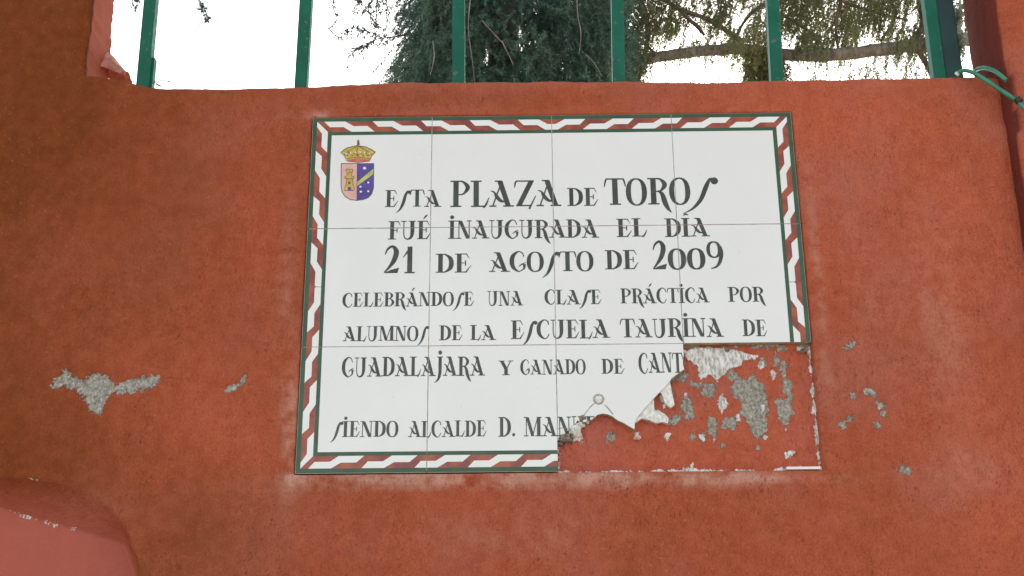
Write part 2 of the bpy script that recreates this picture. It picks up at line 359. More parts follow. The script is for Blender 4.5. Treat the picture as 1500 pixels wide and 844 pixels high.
def rough_prism(name, x0, x1, y0, y1, z0, z1, parent, step=.006):
    # four-sided pillar with uneven plaster, outline walked round the section
    zz = np.unique(np.concatenate([np.arange(z0, -.15, .06), np.arange(-.15, .75, step), np.arange(.75, z1+.01, .06)]))
    sec = [(x0, b) for b in np.linspace(y1, y0, 22)]+[(a, y0) for a in np.linspace(x0, x1, 50)[1:]]+[(x1, b) for b in np.linspace(y0, y1, 6)[1:]]+[(a, y1) for a in np.linspace(x1, x0, 10)[1:-1]]
    sec = np.array(sec); n = len(sec); P = []
    cx, cy = (x0+x1)/2, (y0+y1)/2; s = np.arange(n)*.01
    for z in zz:
        a = s; b = np.full(n, z)
        j = .003*fbm(a, b, .03, .04, 71)+.0020*fbm(a, b, .03, .008, 72)
        q = sec.copy()
        for c in ((x0, y0), (x0, y1)):           # worn arrises
            d = np.hypot(q[:, 0]-c[0], q[:, 1]-c[1]); w = np.clip(1-d/.016, 0, 1)*(.5+.9*vn(b, b*0, .03, 1, 5 if c[1] == y0 else 6))
            q[:, 0] += w*.006*(1 if x0 < cx else -1); q[:, 1] += w*.005*np.sign(cy-c[1])
        q[:, 0] += j*np.where(np.abs(sec[:, 0]-x0) < 1e-6, 1, 0); q[:, 1] += j*np.where(np.abs(sec[:, 1]-y0) < 1e-6, .7, 0)
        P.append(np.column_stack([q, b]))
    P = np.concatenate(P); m = len(zz); F = []
    I = np.arange(m*n).reshape(m, n); J = np.roll(I, -1, 1)
    F = np.stack([I[:-1], J[:-1], J[1:], I[1:]], -1).reshape(-1, 4)
    mm = npmesh(name, P, F); o = put(name, mm, M_WALL, parent)
    z = P[:, 2]; fattr(mm, 'tone', np.clip(.15+.5*fbm(P[:, 0], z, .1, .12, 8), 0, 1))
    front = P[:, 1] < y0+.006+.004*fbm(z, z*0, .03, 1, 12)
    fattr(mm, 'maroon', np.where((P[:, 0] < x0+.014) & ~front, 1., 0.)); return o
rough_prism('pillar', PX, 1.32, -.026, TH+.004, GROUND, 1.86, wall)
# lump of pale mortar left on the back of the sill, in the left corner of the opening
a, b, c, d = at(166, 84, TH+.01), at(192, 122, TH+.01), at(150, 122, TH+.01), at(150, 90, TH+.01)
LV = []; LF = []
n = 9
for i in range(n):
    for j in range(n):
        u, v = i/(n-1), j/(n-1); x = c[0]+(b[0]-c[0])*u; zt = np.interp(x, [c[0], a[0], b[0]], [a[2]-.004, a[2]-.008, b[2]])
        LV.append((x, TH-.03+.05*v, b[2]-.012+(zt-b[2]+.012)*math.sin(math.pi*(.12+.76*v))+.010*random.random()*(v > .1)))
for i in range(n-1):
    for j in range(n-1): LF.append((i*n+j, (i+1)*n+j, (i+1)*n+j+1, i*n+j+1))
lm = mesh('mortar_lump', LV, LF, True)
put('mortar_lump', lm, plain('pale_pink_mortar', (.50, .20, .14), .95, .3, 60, bump=.001), wall)

# ------------------------------------------------------------------ the tiled plaque
TS, GAP, FY = .15, .0009, -.003
plaque = thing('ceramic_plaque', 'white glazed tile plaque with black lettering and red cream braided border, lower right corner missing', 'plaque', (.3, 0, 0))
def tile_quad(c, r):                  # r counted from the bottom
    g = GAP/2; e = .0
    return [(c*TS+(g if c else e), r*TS+(g if r else e)), ((c+1)*TS-(g if c < 3 else e), r*TS+(g if r else e)),
            ((c+1)*TS-(g if c < 3 else e), (r+1)*TS-(g if r < 2 else e)), (c*TS+(g if c else e), (r+1)*TS-(g if r < 2 else e))]
frac = [(1003.5, 541), (996, 545), (986, 553), (974, 567), (963, 578), (952, 590), (942, 601), (934, 611), (930, 620), (929.5, 629), (922, 625), (914, 620), (905, 616), (897, 610), (890, 607), (882, 606), (875, 608), (868, 614), (860, 618), (851, 619), (846, 616), (842, 622), (834, 629), (827, 636), (820, 640), (816, 643)]
fz = [pq(a, b) for a, b in frac]
tq = tile_quad(2, 0)
broken = [(tq[0][0], fz[-1][1]), (tq[3][0], tq[3][1]), (tq[2][0], tq[2][1]), (tq[2][0], fz[0][1])]+fz[1:-1]
broken = broken[::-1]
if sum(broken[i][0]*broken[(i+1) % len(broken)][1]-broken[(i+1) % len(broken)][0]*broken[i][1] for i in range(len(broken))) < 0: broken = broken[::-1]
tiles = {}
for r in range(2, -1, -1):
    for c in range(4):
        if r == 0 and c == 3: continue
        poly = broken if (r == 0 and c == 2) else tile_quad(c, r)
        # subdivide the outline lightly so edges can be a little uneven
        n = len(poly); bev = .0004
        cx = sum(p[0] for p in poly)/n; cz = sum(p[1] for p in poly)/n
        dyo = random.uniform(-.00025, .00025)
        def inset(poly, d):
            out = []
            for i in range(len(poly)):
                p0, p, p2 = Vector(poly[i-1]), Vector(poly[i]), Vector(poly[(i+1) % len(poly)])
                e1 = (p-p0).normalized(); e2 = (p2-p).normalized()
                n1 = Vector((-e1.y, e1.x)); n2 = Vector((-e2.y, e2.x)); m = (n1+n2)
                m = m/max(m.length_squared, .3)*2*.5
                out.append(tuple(p+m*d))
            return out
        isb = (r == 0 and c == 2)
        ins = inset(poly, bev*.8 if not isb else .0003)
        VV = [(p[0], .0070, p[1]) for p in poly]+[(p[0], FY+dyo+(bev*.7 if not isb else .0003), p[1]) for p in poly]+[(p[0], FY+dyo, p[1]) for p in ins]
        FF = []; mi = []
        for i in range(n):
            j = (i+1) % n
            FF.append((i, j, n+j, n+i)); mi.append(1)
            FF.append((n+i, n+j, 2*n+j, 2*n+i)); mi.append(0)
        tri = tessellate_polygon([[Vector((p[0], p[1], 0)) for p in ins]])
        for t in tri:
            a_, b_, c_ = [ins[q] for q in t]
            ccw = (b_[0]-a_[0])*(c_[1]-a_[1])-(b_[1]-a_[1])*(c_[0]-a_[0]) > 0
            FF.append(tuple(2*n+q for q in (t if ccw else t[::-1]))); mi.append(0)
        m = mesh('tile', VV, FF, False, mi)
        lab = None
        if isb: lab = 'broken white tile with its lower half gone and fractured clay edge'
        elif r == 2 and c == 0: lab = 'corner tile with a crowned coat of arms'
        o = put('tile', m, [M_GLAZE, M_CLAY], plaque, lab)
        conv = [[poly[q] for q in t] for t in tessellate_polygon([[Vector((p[0], p[1], 0)) for p in poly]])] if isb else [poly]
        conv = [q if sum(q[i][0]*q[(i+1) % len(q)][1]-q[(i+1) % len(q)][0]*q[i][1] for i in range(len(q))) > 0 else q[::-1] for q in conv]
        tiles[(c, r)] = dict(o=o, conv=conv, dy=dyo, layers={})
def clip(P, C):                       # clip polygon P by the convex ccw polygon C
    for i in range(len(C)):
        a, b = C[i], C[(i+1) % len(C)]; out = []
        f = lambda p: (b[0]-a[0])*(p[1]-a[1])-(b[1]-a[1])*(p[0]-a[0])
        for k in range(len(P)):
            p, q = P[k-1], P[k]; fp, fq = f(p), f(q)
            if (fp >= 0) != (fq >= 0):
                t = fp/(fp-fq); out.append((p[0]+(q[0]-p[0])*t, p[1]+(q[1]-p[1])*t))
            if fq >= 0: out.append(q)
        P = out
        if len(P) < 3: return None
    return P
def stamp(layer, P, mat, lift):       # paint a small convex polygon on whichever tiles it touches
    x0, x1 = min(p[0] for p in P), max(p[0] for p in P); z0, z1 = min(p[1] for p in P), max(p[1] for p in P)
    ar = sum(P[i][0]*P[(i+1) % len(P)][1]-P[(i+1) % len(P)][0]*P[i][1] for i in range(len(P)))
    if abs(ar) < 1e-9: return
    if ar < 0: P = P[::-1]
    for (c, r), T in tiles.items():
        if x1 < c*TS or x0 > (c+1)*TS or z1 < r*TS or z0 > (r+1)*TS: continue
        for C in T['conv']:
            Q = clip(P, C)
            if Q:
                L = T['layers'].setdefault(layer, dict(V=[], F=[], mi=[], mats=[]))
                if mat not in L['mats']: L['mats'].append(mat)
                b = len(L['V']); y = FY+T['dy']-lift
                L['V'] += [(q[0], y, q[1]) for q in Q]; L['F'].append(tuple(range(b, b+len(Q)))); L['mi'].append(L['mats'].index(mat))
def stamp_poly(layer, P, mat, lift):
    for t in tessellate_polygon([[Vector((p[0], p[1], 0)) for p in P]]): stamp(layer, [P[q] for q in t], mat, lift)

# border -------------------------------------------------------------
LX, LZ = .6, .45
def B(side, u, v):                    # u along the side (m from its corner), v inwards (m)
    return {'t': (u, LZ-v), 'b': (u, v), 'l': (v, LZ-u), 'r': (LX-v, LZ-u)}[side]
g0, g1, g2 = .0055, .0200, .0245
for side, Ln in (('t', LX), ('b', LX), ('l', LZ), ('r', LZ)):
    for k in range(8):
        for (va, vb, mat, lift) in ((0.0003, g0, M_GREEN, .00010), (g0, g1, M_RED, .00008), (g1, g2, M_GREEN, .00010)):
            ua, ub = Ln*k/8, Ln*(k+1)/8
            q = []
            for u, v in ((ua, va), (ub, va), (ub, vb), (ua, vb)):
                u = min(max(u, v), Ln-v); q.append(B(side, u, v))
            stamp('border_pattern', q, mat, lift)
    first = .0145 if side in 'tb' else -.0155
    per = .0608 if side in 'tb' else .0612
    shape = [(0, 0), (.43, 0), (.61, .46), (.9, .46), (1.05, 1), (.57, 1), (.4, .54), (.12, .54)]
    for mir in (0, 1):
        for k in range(8):
            s = first+per*k
            if k == 0 and side in 'lr': continue
            if s > Ln/2: break
            def q2(t):
                wob = random.uniform(-.0003, .0003)
                u = s+t[0]*per+wob; v = g0+.0001+t[1]*(g1-g0-.0002); return u, v
            pts = [q2(t) for t in shape]
            for sub in ((0, 1, 6, 7), (1, 2, 5, 6), (2, 3, 4, 5)):
                P = [pts[i] for i in sub]; P = clip(P if sum(P[i][0]*P[(i+1) % 4][1]-P[(i+1) % 4][0]*P[i][1] for i in range(4)) > 0 else P[::-1], [(0.0, 0), (Ln/2, 0), (Ln/2, .03), (0, .03)])
                if P: stamp('border_pattern', [B(side, (Ln-u if mir else u), v) for u, v in P], M_CREAM, .00016)
# corner pieces of the braid
for sx in (0, 1):
    for sz in (0, 1):
        cpz = [(.0056, .0056), (.0195, .0198), (.0195, .048), (.0122, .040), (.0122, .0225), (.0056, .0125)]
        stamp_poly('border_pattern', [((LX-x if sx else x), (z if sz else LZ-z)) for x, z in cpz], M_CREAM, .00020)
for x in (.0128, LX-.0198):           # hair line where the braid turns round half way up
    stamp('border_pattern', [(x, .2248), (x+.007, .2248), (x+.007, .2254), (x, .2254)], M_INK, .00022)

# lettering ----------------------------------------------------------
def catmull(P, n=5):
    out = []
    for i in range(len(P)-1):
        p0, p1, p2, p3 = P[max(i-1, 0)], P[i], P[i+1], P[min(i+2, len(P)-1)]
        for k in range(n):
            t = k/n
            out.append(tuple(.5*((2*b)+(-a+c)*t+(2*a-5*b+4*c-d)*t*t+(-a+3*b-3*c+d)*t**3) for a, b, c, d in zip(p0, p1, p2, p3)))
    out.append(P[-1]); return out
def ribbon(P, smooth=True, closed=False):   # P of (x, y, width) -> quads
    if smooth and not closed: P = catmull(P)
    n = len(P); L = []; Rr = []
    for i in range(n):
        a = P[i-1] if (i or closed) else P[0]; b = P[(i+1) % n] if (i < n-1 or closed) else P[-1]
        dx, dy = b[0]-a[0], b[1]-a[1]; d = math.hypot(dx, dy) or 1
        w = P[i][2]/2; L.append((P[i][0]-dy/d*w, P[i][1]+dx/d*w)); Rr.append((P[i][0]+dy/d*w, P[i][1]-dx/d*w))
    m = n if closed else n-1
    return [[L[i], L[(i+1) % n], Rr[(i+1) % n], Rr[i]] for i in range(m)]
TN = .052
def ln(x0, y0, x1, y1, w0=TN, w1=None): return ribbon([(x0, y0, w0), (x1, y1, w1 if w1 is not None else w0)], False)
def sl_(x0, y0, x1, y1, w):            # slanted stem cut off level
    return [[(x0-w/2, y0), (x0+w/2, y0), (x1+w/2, y1), (x1-w/2, y1)]]
def stem(x, y0=0, y1=1, w=.19, top=True, bot=True, e=.10):
    k = [ln(x, y0, x, y1, w)]
    if bot: k.append(ln(x-w/2-e, y0+.02, x+w/2+e, y0+.02))
    if top: k.append(ln(x-w/2-e, y1-.02, x+w/2+e, y1-.02))
    return k
def disc(x, y, r): return [[(x, y), (x+r*math.cos(a*.5236), y+r*math.sin(a*.5236)), (x+r*math.cos((a+1)*.5236), y+r*math.sin((a+1)*.5236))] for a in range(12)]
def ring(cx, cy, rx, ry, th=.13, tn=.05):
    P = []
    for k in range(24):
        a = k/24*2*math.pi; w = tn+th*abs(math.cos(a))**1.4; P.append((cx+(rx-w/2*.9)*math.cos(a), cy+(ry-.03)*math.sin(a), w))
    return ribbon(P, False, True)
def gA(): return .86, [sl_(.68, 0.02, .38, .99, .19), ln(.44, .93, .13, .02), ln(.20, .975, .44, .975), ln(0, .02, .26, .02), ln(.50, .02, .88, .02), ribbon([(.06, .60, .03), (.18, .55, .06), (.28, .37, .13), (.42, .22, .11), (.60, .18, .03)])]
def gB(): return .70, stem(.20)+[ribbon([(.22, .97, .05), (.42, .96, .07), (.54, .77, .16), (.42, .56, .06), (.24, .54, .05)]), ribbon([(.30, .54, .05), (.48, .52, .07), (.62, .28, .17), (.46, .04, .07), (.22, .03, .05)])]
CP_ = [(.62, .74, .05), (.56, .93, .05), (.38, 1.0, .07), (.17, .80, .17), (.11, .5, .20), (.17, .2, .17), (.38, -.01, .07), (.54, .05, .05), (.64, .24, .05)]
def gC(): return .70, [ribbon(CP_), ln(.62, .74, .60, .96, .06, .02)]
def gG(): return .74, [ribbon(CP_[:-1]+[(.64, .16, .09), (.64, .36, .14)]), ribbon([(.40, .22, .02), (.52, .34, .06), (.70, .44, .03)])]
def gD(): return .78, stem(.20)+[ribbon([(.22, .97, .05), (.40, .96, .07), (.60, .77, .17), (.65, .5, .20), (.60, .22, .17), (.40, .04, .07), (.22, .03, .05)])]
def gE(): return .68, stem(.20, top=False, bot=False)+[ln(.02, .98, .50, .98), ln(.02, .02, .50, .02), ln(.49, 1.0, .62, .74, .05, .02), ln(.28, .5, .46, .5, .04), ln(.46, .64, .46, .36, .045), ln(.47, .0, .68, .36, .07, .02)]
def gF(): return .62, stem(.20, top=False)+[ln(.02, .98, .50, .98), ln(.49, 1.0, .60, .74, .05, .02), ln(.28, .5, .44, .5, .04), ln(.44, .62, .44, .38, .045)]
def gI(): return .40, stem(.19)+[disc(.19, 1.19, .105)]
def gi(): return .40, stem(.19)+[ribbon([(.10, 1.14, .02), (.22, 1.22, .10), (.34, 1.16, .02)])]
def gJ(): return .44, [ln(.10, .98, .44, .98), ribbon([(.27, 1.0, .18), (.27, .6, .19), (.26, .15, .18), (.16, -.18, .12), (-.06, -.36, .02)]), disc(.27, 1.22, .11)]
def gL(): return .66, stem(.20, bot=False)+[ln(.02, .02, .50, .02), ribbon([(.46, -.04, .07), (.56, .10, .07), (.66, .36, .02)])]
def gM(): return 1.02, [ln(.14, 0, .14, .98, .05), ln(0, .98, .22, .98), ln(0, .02, .26, .02), sl_(.50, 0, .20, .99, .18), ln(.50, .03, .78, .98, .05)]+stem(.84, top=False)+[ln(.74, .98, 1.0, .98)]
def gN(): return .80, [ln(.14, 0, .14, .98, .05), ln(0, .98, .2, .98), ln(0, .02, .26, .02), sl_(.60, 0, .20, .99, .19), ln(.66, .05, .66, .98, .05), ln(.54, .98, .78, .98)]
def gO(): return .76, [ring(.37, .49, .36, .53)]
def go(): return .78, [[[(p[0]*1.02, p[1]*.74) for p in q] for q in ring(.37, .48, .36, .52, .14, .07)]]
def gP(): return .72, stem(.20)+[ribbon([(.22, .97, .05), (.44, .96, .07), (.62, .74, .16), (.46, .49, .06), (.26, .47, .045)])]
def gR(): return .74, stem(.20)+[ribbon([(.22, .97, .05), (.44, .96, .07), (.60, .75, .17), (.46, .52, .07), (.28, .49, .045)]), ribbon([(.36, .52, .05), (.50, .38, .14), (.58, .08, .18), (.68, -.16, .12), (.80, -.32, .015)])]
def gS(): return .62, [ribbon([(.62, .86, .12), (.50, .92, .10), (.38, .68, .15), (.28, .25, .16), (.12, -.14, .10), (-.10, -.36, .015)]), disc(.58, .87, .105)]
def gs(): return .96, [ribbon([(.84, .88, .12), (.68, .93, .10), (.52, .62, .16), (.32, .16, .14), (.02, -.18, .08), (-.32, -.36, .015)]), disc(.83, .87, .135)]
def gT(): return .74, stem(.37, top=False)+[ln(.06, .98, .68, .98), ribbon([(.08, .99, .05), (.04, .88, .06), (.0, .68, .03)]), ribbon([(.66, .99, .05), (.70, .88, .06), (.74, .68, .03)])]
def gU(): return .78, [ribbon([(.15, .98, .05), (.15, .6, .05), (.15, .28, .05), (.22, .06, .06), (.36, .0, .08), (.50, .10, .13), (.56, .34, .18), (.56, .7, .19), (.56, .98, .19)]), ln(.02, .98, .28, .98), ln(.38, .98, .72, .98)]
def gY(): return .66, [sl_(.34, .42, .14, .99, .17), ln(.56, .98, .36, .42, .05), ln(0, .98, .28, .98), ln(.44, .98, .68, .98)]+stem(.34, 0, .46, top=False, w=.16)
def gZ(): return .82, [ln(.10, .97, .74, .97), ribbon([(.11, .98, .05), (.07, .88, .06), (.05, .72, .03)]), sl_(.20, .03, .64, .96, .19), ln(.10, .03, .64, .03), ln(.56, -.10, .80, .40, .07, .03)]
def g2_(): return .66, [ribbon([(.08, .70, .04), (.17, .90, .08), (.36, 1.0, .10), (.50, .80, .20), (.42, .48, .18), (.24, .22, .10), (.06, .02, .05)]), [[(.04, 0), (.56, 0), (.62, .20), (.30, .12)]]]
def g1_(): return .58, stem(.36, top=False)+[ribbon([(.42, 1.0, .03), (.28, .82, .07), (.10, .58, .02)])]
def g9_(): return .72, [ring(.34, .68, .30, .31, .10), ribbon([(.60, .80, .10), (.64, .55, .16), (.56, .25, .14), (.40, .06, .08), (.18, .0, .03)])]
def acc(f, x):
    def g():
        w, s = f(); return w, s+[ribbon([(x, 1.10, .02), (x+.10, 1.24, .09), (x+.20, 1.34, .03)])]
    return g
def dot(): return .34, [disc(.14, .07, .09)]
G = dict(A=gA, B=gB, C=gC, D=gD, E=gE, F=gF, G=gG, I=gI, i=gi, J=gJ, L=gL, M=gM, N=gN, O=gO, o=go, P=gP, R=gR, S=gS, s=gs, T=gT, U=gU, Y=gY, Z=gZ)
G.update({'2': g2_, '1': g1_, '9': g9_, 'É': acc(gE, .32), 'Á': acc(gA, .40), '.': dot})
WORDS = [('ESTA', 563.5, 644, 303.5, 279), ('PLAZA', 659.5, 819, 303.2, 265), ('DE', 831, 874.5, 301.5, 275.5), ('TOROs', 886, 1051.5, 300.5, 262),
         ('FUÉ', 568, 629, 351, 324.5), ('INAUGURADA', 656.5, 875.5, 350, 323.5), ('EL', 903, 946, 347, 320.5), ('DiA', 974, 1037.5, 347, 320),
         ('21', 560.5, 606, 400.5, 361.5), ('DE', 638, 687.5, 399.5, 372), ('AGOSTO', 716.5, 868.5, 398, 369.5), ('DE', 886.5, 933.5, 394.8, 367), ('2oo9', 955, 1059, 394.5, 354),
         ('CELEBRÁNDOSE', 501, 693, 449.8, 429.5), ('UNA', 713.5, 765, 448, 427), ('CLASE', 797.5, 880, 446, 425), ('PRÁCTICA', 909, 1038, 444.6, 423), ('POR', 1067, 1119, 442.5, 421),
         ('ALUMNOS', 502, 626, 500, 478.5), ('DE', 643, 676, 498.6, 477), ('LA', 688.5, 724.5, 498.2, 476.5), ('ESCUELA', 748, 891.5, 496.5, 469.5), ('TAURINA', 909, 1058.5, 494.5, 467.5), ('DE', 1088, 1123, 492.5, 468.5),
         ('GUADALAJARA', 500, 708.5, 552, 524), ('Y', 730.5, 749.5, 550, 529), ('GANADO', 762, 857.5, 549, 527.5), ('DE', 881, 913.5, 547.5, 526), ('CANTO', 935.5, 1016, 546.5, 517.5),
         ('SIENDO', 486, 582.5, 640.5, 617.5), ('ALCALDE', 598, 711.5, 640.3, 617), ('D.', 730, 756, 639.5, 611), ('MANUEL', 767.5, 891, 639, 611)]
for wi, (wd, xa, xb, yb, yt) in enumerate(WORDS):
    x0, z0 = pq(xa, yb); x1, _ = pq(xb, yb); hgt = pq(xa, yt)[1]-z0
    gl = [G[c]() for c in wd]; tot = sum(g[0] for g in gl)-.06
    sx = (x1-x0)/tot; cur = 0
    for ci, (w, strokes) in enumerate(gl):
        jz = random.uniform(-.0003, .0003)
        for k, quads in enumerate(strokes):
            lift = .00012+.00003*k+.00001*(ci % 2)
            for q in quads:
                # keep strokes about as thick as they are in an unstretched letter
                stamp(('lettering', wi), [(x0+(cur+p[0])*sx, z0+jz+p[1]*hgt) for p in q], M_INK, lift)
        cur += w
# coat of arms (traced at 7.03 px per photograph px, origin 480,190)
def cz(P): return [pq(480+a/7.03, 190+b/7.03) for a, b in P]
def crest(P, mat, lift): stamp_poly('coat_of_arms', cz(P), mat, lift)
def crest_line(P, w, mat, lift, closed=False):
    if closed: P = P+[P[0]]
    for q in ribbon([(a, b, w) for a, b in P], False): stamp('coat_of_arms', cz(q), mat, lift)
shield = [(140, 350), (476, 350), (472, 600), (455, 660), (420, 700), (370, 720), (300, 730), (230, 720), (180, 690), (148, 640), (138, 580)]
crest([(140, 350), (304, 350), (300, 730), (230, 720), (180, 690), (148, 640), (138, 580)], M_PINK, .00010)
crest([(304, 350), (476, 350), (472, 600), (455, 660), (420, 700), (370, 720), (300, 730)], M_PURP, .00010)
crest([(304, 540), (470, 405), (468, 460), (304, 582)], M_LIME, .00016)
crest_line(shield, 8, M_OUTL, .00022, True); crest_line([(304, 350), (300, 725)], 5, M_OUTL, .00019)
for a, b, r in ((380, 398, 22), (338, 588, 15), (418, 546, 15), (342, 640, 17), (418, 636, 15)):
    crest([(a+r*(1 if k % 2 == 0 else .55)*math.cos(k*math.pi/5), b+r*.85*(1 if k % 2 == 0 else .55)*math.sin(k*math.pi/5)) for k in range(10)], M_CREAM, .00020)
tower = [(185, 415), (200, 405), (225, 412), (250, 405), (262, 415), (250, 440), (248, 478), (270, 480), (270, 500), (255, 512), (262, 560), (275, 600), (272, 628), (172, 628), (178, 595), (192, 560), (196, 512), (178, 500), (176, 480), (198, 478), (198, 440)]
crest(tower, M_GOLD, .00014); crest_line(tower, 6, M_OUTL, .00018, True)
crest_line([(198, 445), (250, 445)], 5, M_OUTL, .0002); crest_line([(182, 505), (266, 505)], 6, M_OUTL, .0002)
crest([(212, 535), (236, 535), (236, 562), (212, 562)], M_OUTL, .0002); crest([(210, 590), (238, 590), (240, 626), (208, 626)], M_PURP, .0002)
crown = [(135, 232), (165, 205), (220, 182), (295, 165), (315, 160), (335, 165), (400, 180), (455, 200), (492, 232), (455, 262), (438, 300), (425, 330), (315, 340), (205, 330), (192, 300), (172, 262)]
crest(crown, M_GOLD, .00012); crest([(205, 312), (315, 292), (425, 312), (420, 330), (315, 338), (210, 330)], M_RUBY, .00015)
crest_line([(135, 235), (200, 188), (300, 165), (400, 180), (492, 232)], 8, M_OUTL, .00019)
crest_line([(170, 262), (230, 215), (310, 172)], 6, M_OUTL, .00020); crest_line([(455, 262), (400, 215), (318, 172)], 6, M_OUTL, .00021); crest_line([(315, 170), (300, 230), (315, 295)], 6, M_OUTL, .00022)
crest_line([(195, 300), (315, 282), (435, 300)], 6, M_OUTL, .00018); crest_line([(200, 325), (315, 340), (430, 325)], 6, M_OUTL, .00018)
crest_line([(135, 235), (172, 270), (195, 325)], 6, M_OUTL, .00023); crest_line([(492, 235), (455, 270), (430, 325)], 6, M_OUTL, .00023)
for k in range(16):
    a = 190+k*16; b = 250+18*math.sin(k*1.9); crest([(a-7, b-9), (a+6, b-4), (a+4, b+9), (a-6, b+5)], M_CREAM if k % 3 == 0 else M_OUTL, .00026)
crest([(302, 160), (304, 120), (315, 98), (326, 120), (330, 160)], M_OUTL, .00024)
for T in tiles.values():
    for nm, L in T['layers'].items():
        nm = nm if isinstance(nm, str) else nm[0]; put(nm, mesh(nm, L['V'], L['F'], False, L['mi']), L['mats'], T['o'])

# grout behind the joints
GVv, GFf = [], []
box(GVv, GFf, (.3, .0060-.0035+.0012, .30), (.5985, .0064, .299)); box(GVv, GFf, (.15, .0038, .0745), (.2985, .0064, .149))
for c in range(1, 4):
    for r in range(3):
        if r == 0 and c == 3: continue
        if r == 0 and c == 2: box(GVv, GFf, (c*TS, .0005, .0920), (.0024, .0056, .1120)); continue
        box(GVv, GFf, (c*TS, .0005, r*TS+.075), (.0024, .0056, .1495 if r else .146))
for r in (1, 2):
    w = .6 if r == 2 else .45
    box(GVv, GFf, (w/2, .0005, r*TS), (w-.003, .0052, .0024))
put('grout', mesh('grout', GVv, GFf), M_GROUT, plaque)

# painted bed where tiles have fallen off
bx = lin(.2985, .6018, .0009); bz = lin(-.0012, .1512, .0009); BX, BZ = np.meshgrid(bx, bz)
def zz3(P): return [pq(800+a/3.488, 490+b/3.488, .002) for a, b in P]
def el(a, b, rx, ry, tilt=0):
    t = math.radians(tilt); out = []
    for k in range(12):
        q = k*math.pi/6; j = 1+.22*math.sin(k*2.3+a); u, v = rx*j*math.cos(q), ry*j*math.sin(q)
        out.append((a+u*math.cos(t)-v*math.sin(t), b+u*math.sin(t)+v*math.cos(t)))
    return out
greyP = [el(700, 210, 36, 30), el(838, 282, 42, 42), el(728, 375, 32, 68), el(655, 430, 30, 32), el(850, 462, 24, 62, -12), el(940, 450, 40, 34), el(1218, 180, 24, 42), el(1235, 265, 32, 50), [(1165, 330), (1265, 300), (1270, 400), (1250, 450), (1230, 485), (1205, 450), (1180, 400)],
         el(1175, 125, 14, 48), el(325, 512, 28, 30), el(745, 520, 26, 30), el(800, 520, 15, 24), el(900, 560, 13, 16), el(1080, 580, 18, 16), el(640, 320, 18, 42, -15), el(880, 205, 12, 8), el(950, 200, 22, 36), el(590, 260, 26, 18, -35), el(95, 532, 36, 22), el(185, 432, 30, 20), el(230, 560, 3, 4),
         [(940, 260), (990, 210), (1030, 235), (1050, 195), (1080, 215), (1115, 240), (1140, 300), (1140, 420), (1122, 500), (1090, 532), (1062, 512), (1040, 450), (1005, 400), (985, 340), (950, 300)], el(1010, 395, 26, 24), el(770, 250, 40, 16, 20), el(1110, 130, 24, 26), el(1200, 65, 30, 14), el(960, 60, 20, 8)]
whiteP = [[(703, 100), (740, 64), (830, 60), (940, 66), (1000, 85), (1088, 105), (1070, 126), (1010, 130), (985, 160), (940, 175), (920, 200), (880, 232), (840, 205), (790, 226), (775, 160), (730, 130)],
          el(905, 350, 22, 48), el(1100, 155, 14, 30), el(1163, 198, 16, 26), el(985, 418, 14, 26), el(603, 330, 17, 40, -10), el(155, 512, 34, 38), el(468, 516, 18, 24), el(620, 516, 17, 20, 30), [(1212, 598), (1255, 592), (1280, 602), (1250, 616), (1228, 622)], el(750, 663, 6, 16), el(720, 310, 7, 17), el(1106, 366, 9, 28),
          el(865, 532, 9, 12), el(1230, 480, 7, 8), el(1120, 522, 10, 8), el(92, 552, 20, 6), el(802, 520, 11, 18), [(455, 445), (458, 405), (560, 280), (600, 235), (622, 262), (610, 290), (560, 296), (545, 330), (552, 385), (585, 392), (622, 420), (625, 455), (560, 448), (490, 430)], [(1275, 60), (1340, 62), (1345, 78), (1290, 76)]]
bgrey = np.where(BX > .452, np.abs(BZ-.1492)-.0026+.012*(vn(BX, BZ, .011, .1, 44)-.42), 1); bwhite = np.full(BX.shape, 1.)
for P in greyP: bgrey = np.minimum(bgrey, sdf(BX, BZ, zz3(P)))
for P in whiteP: bwhite = np.minimum(bwhite, sdf(BX, BZ, zz3(P)))
edge = np.minimum(np.abs(BX-.5995), 9)
wob = .0012*fbm(BX, BZ, .02, .02, 5)
wedge = np.where(BZ < .147, np.abs(BX-.5992-wob)-.0017+.0022*(vn(BX, BZ, .1, .012, 4)-.42), 1)
wbot = np.abs(BZ-.0008-wob)-.0014+.005*(vn(BX, BZ, .018, .1, 14)-.35)
wleft = np.where(BZ < .036, np.abs(BX-.3008)-.0009, 1)
wbr = np.maximum(np.abs(BZ-.0016)-.0016, .562-BX)
bwhite = np.minimum.reduce([bwhite, wedge, wbot, wleft, wbr])
gq = np.clip(.5-bgrey/.012, 0, 1); wq = np.clip(.5-bwhite/.009, 0, 1)
ragged = .0022*fbm(BX, BZ, .012, .016, 51)
BY = .0065+.0022*fbm(BX, BZ, .03, .03, 52)+.0034*fbm(BX, BZ, .005, .012, 53)+.0012*fbm(BX, BZ, .0022, .004, 57, 1)
gm = np.clip((.5-(bgrey+ragged)/.004), 0, 1); wm = np.clip((.5-(bwhite+ragged*.5)/.003), 0, 1)
BY = BY+.0008*gm*(.4+fbm(BX, BZ, .003, .003, 54)*2.2)-.0014*wm*(1-gm*.3)+.001*wm*fbm(BX, BZ, .003, .012, 58)
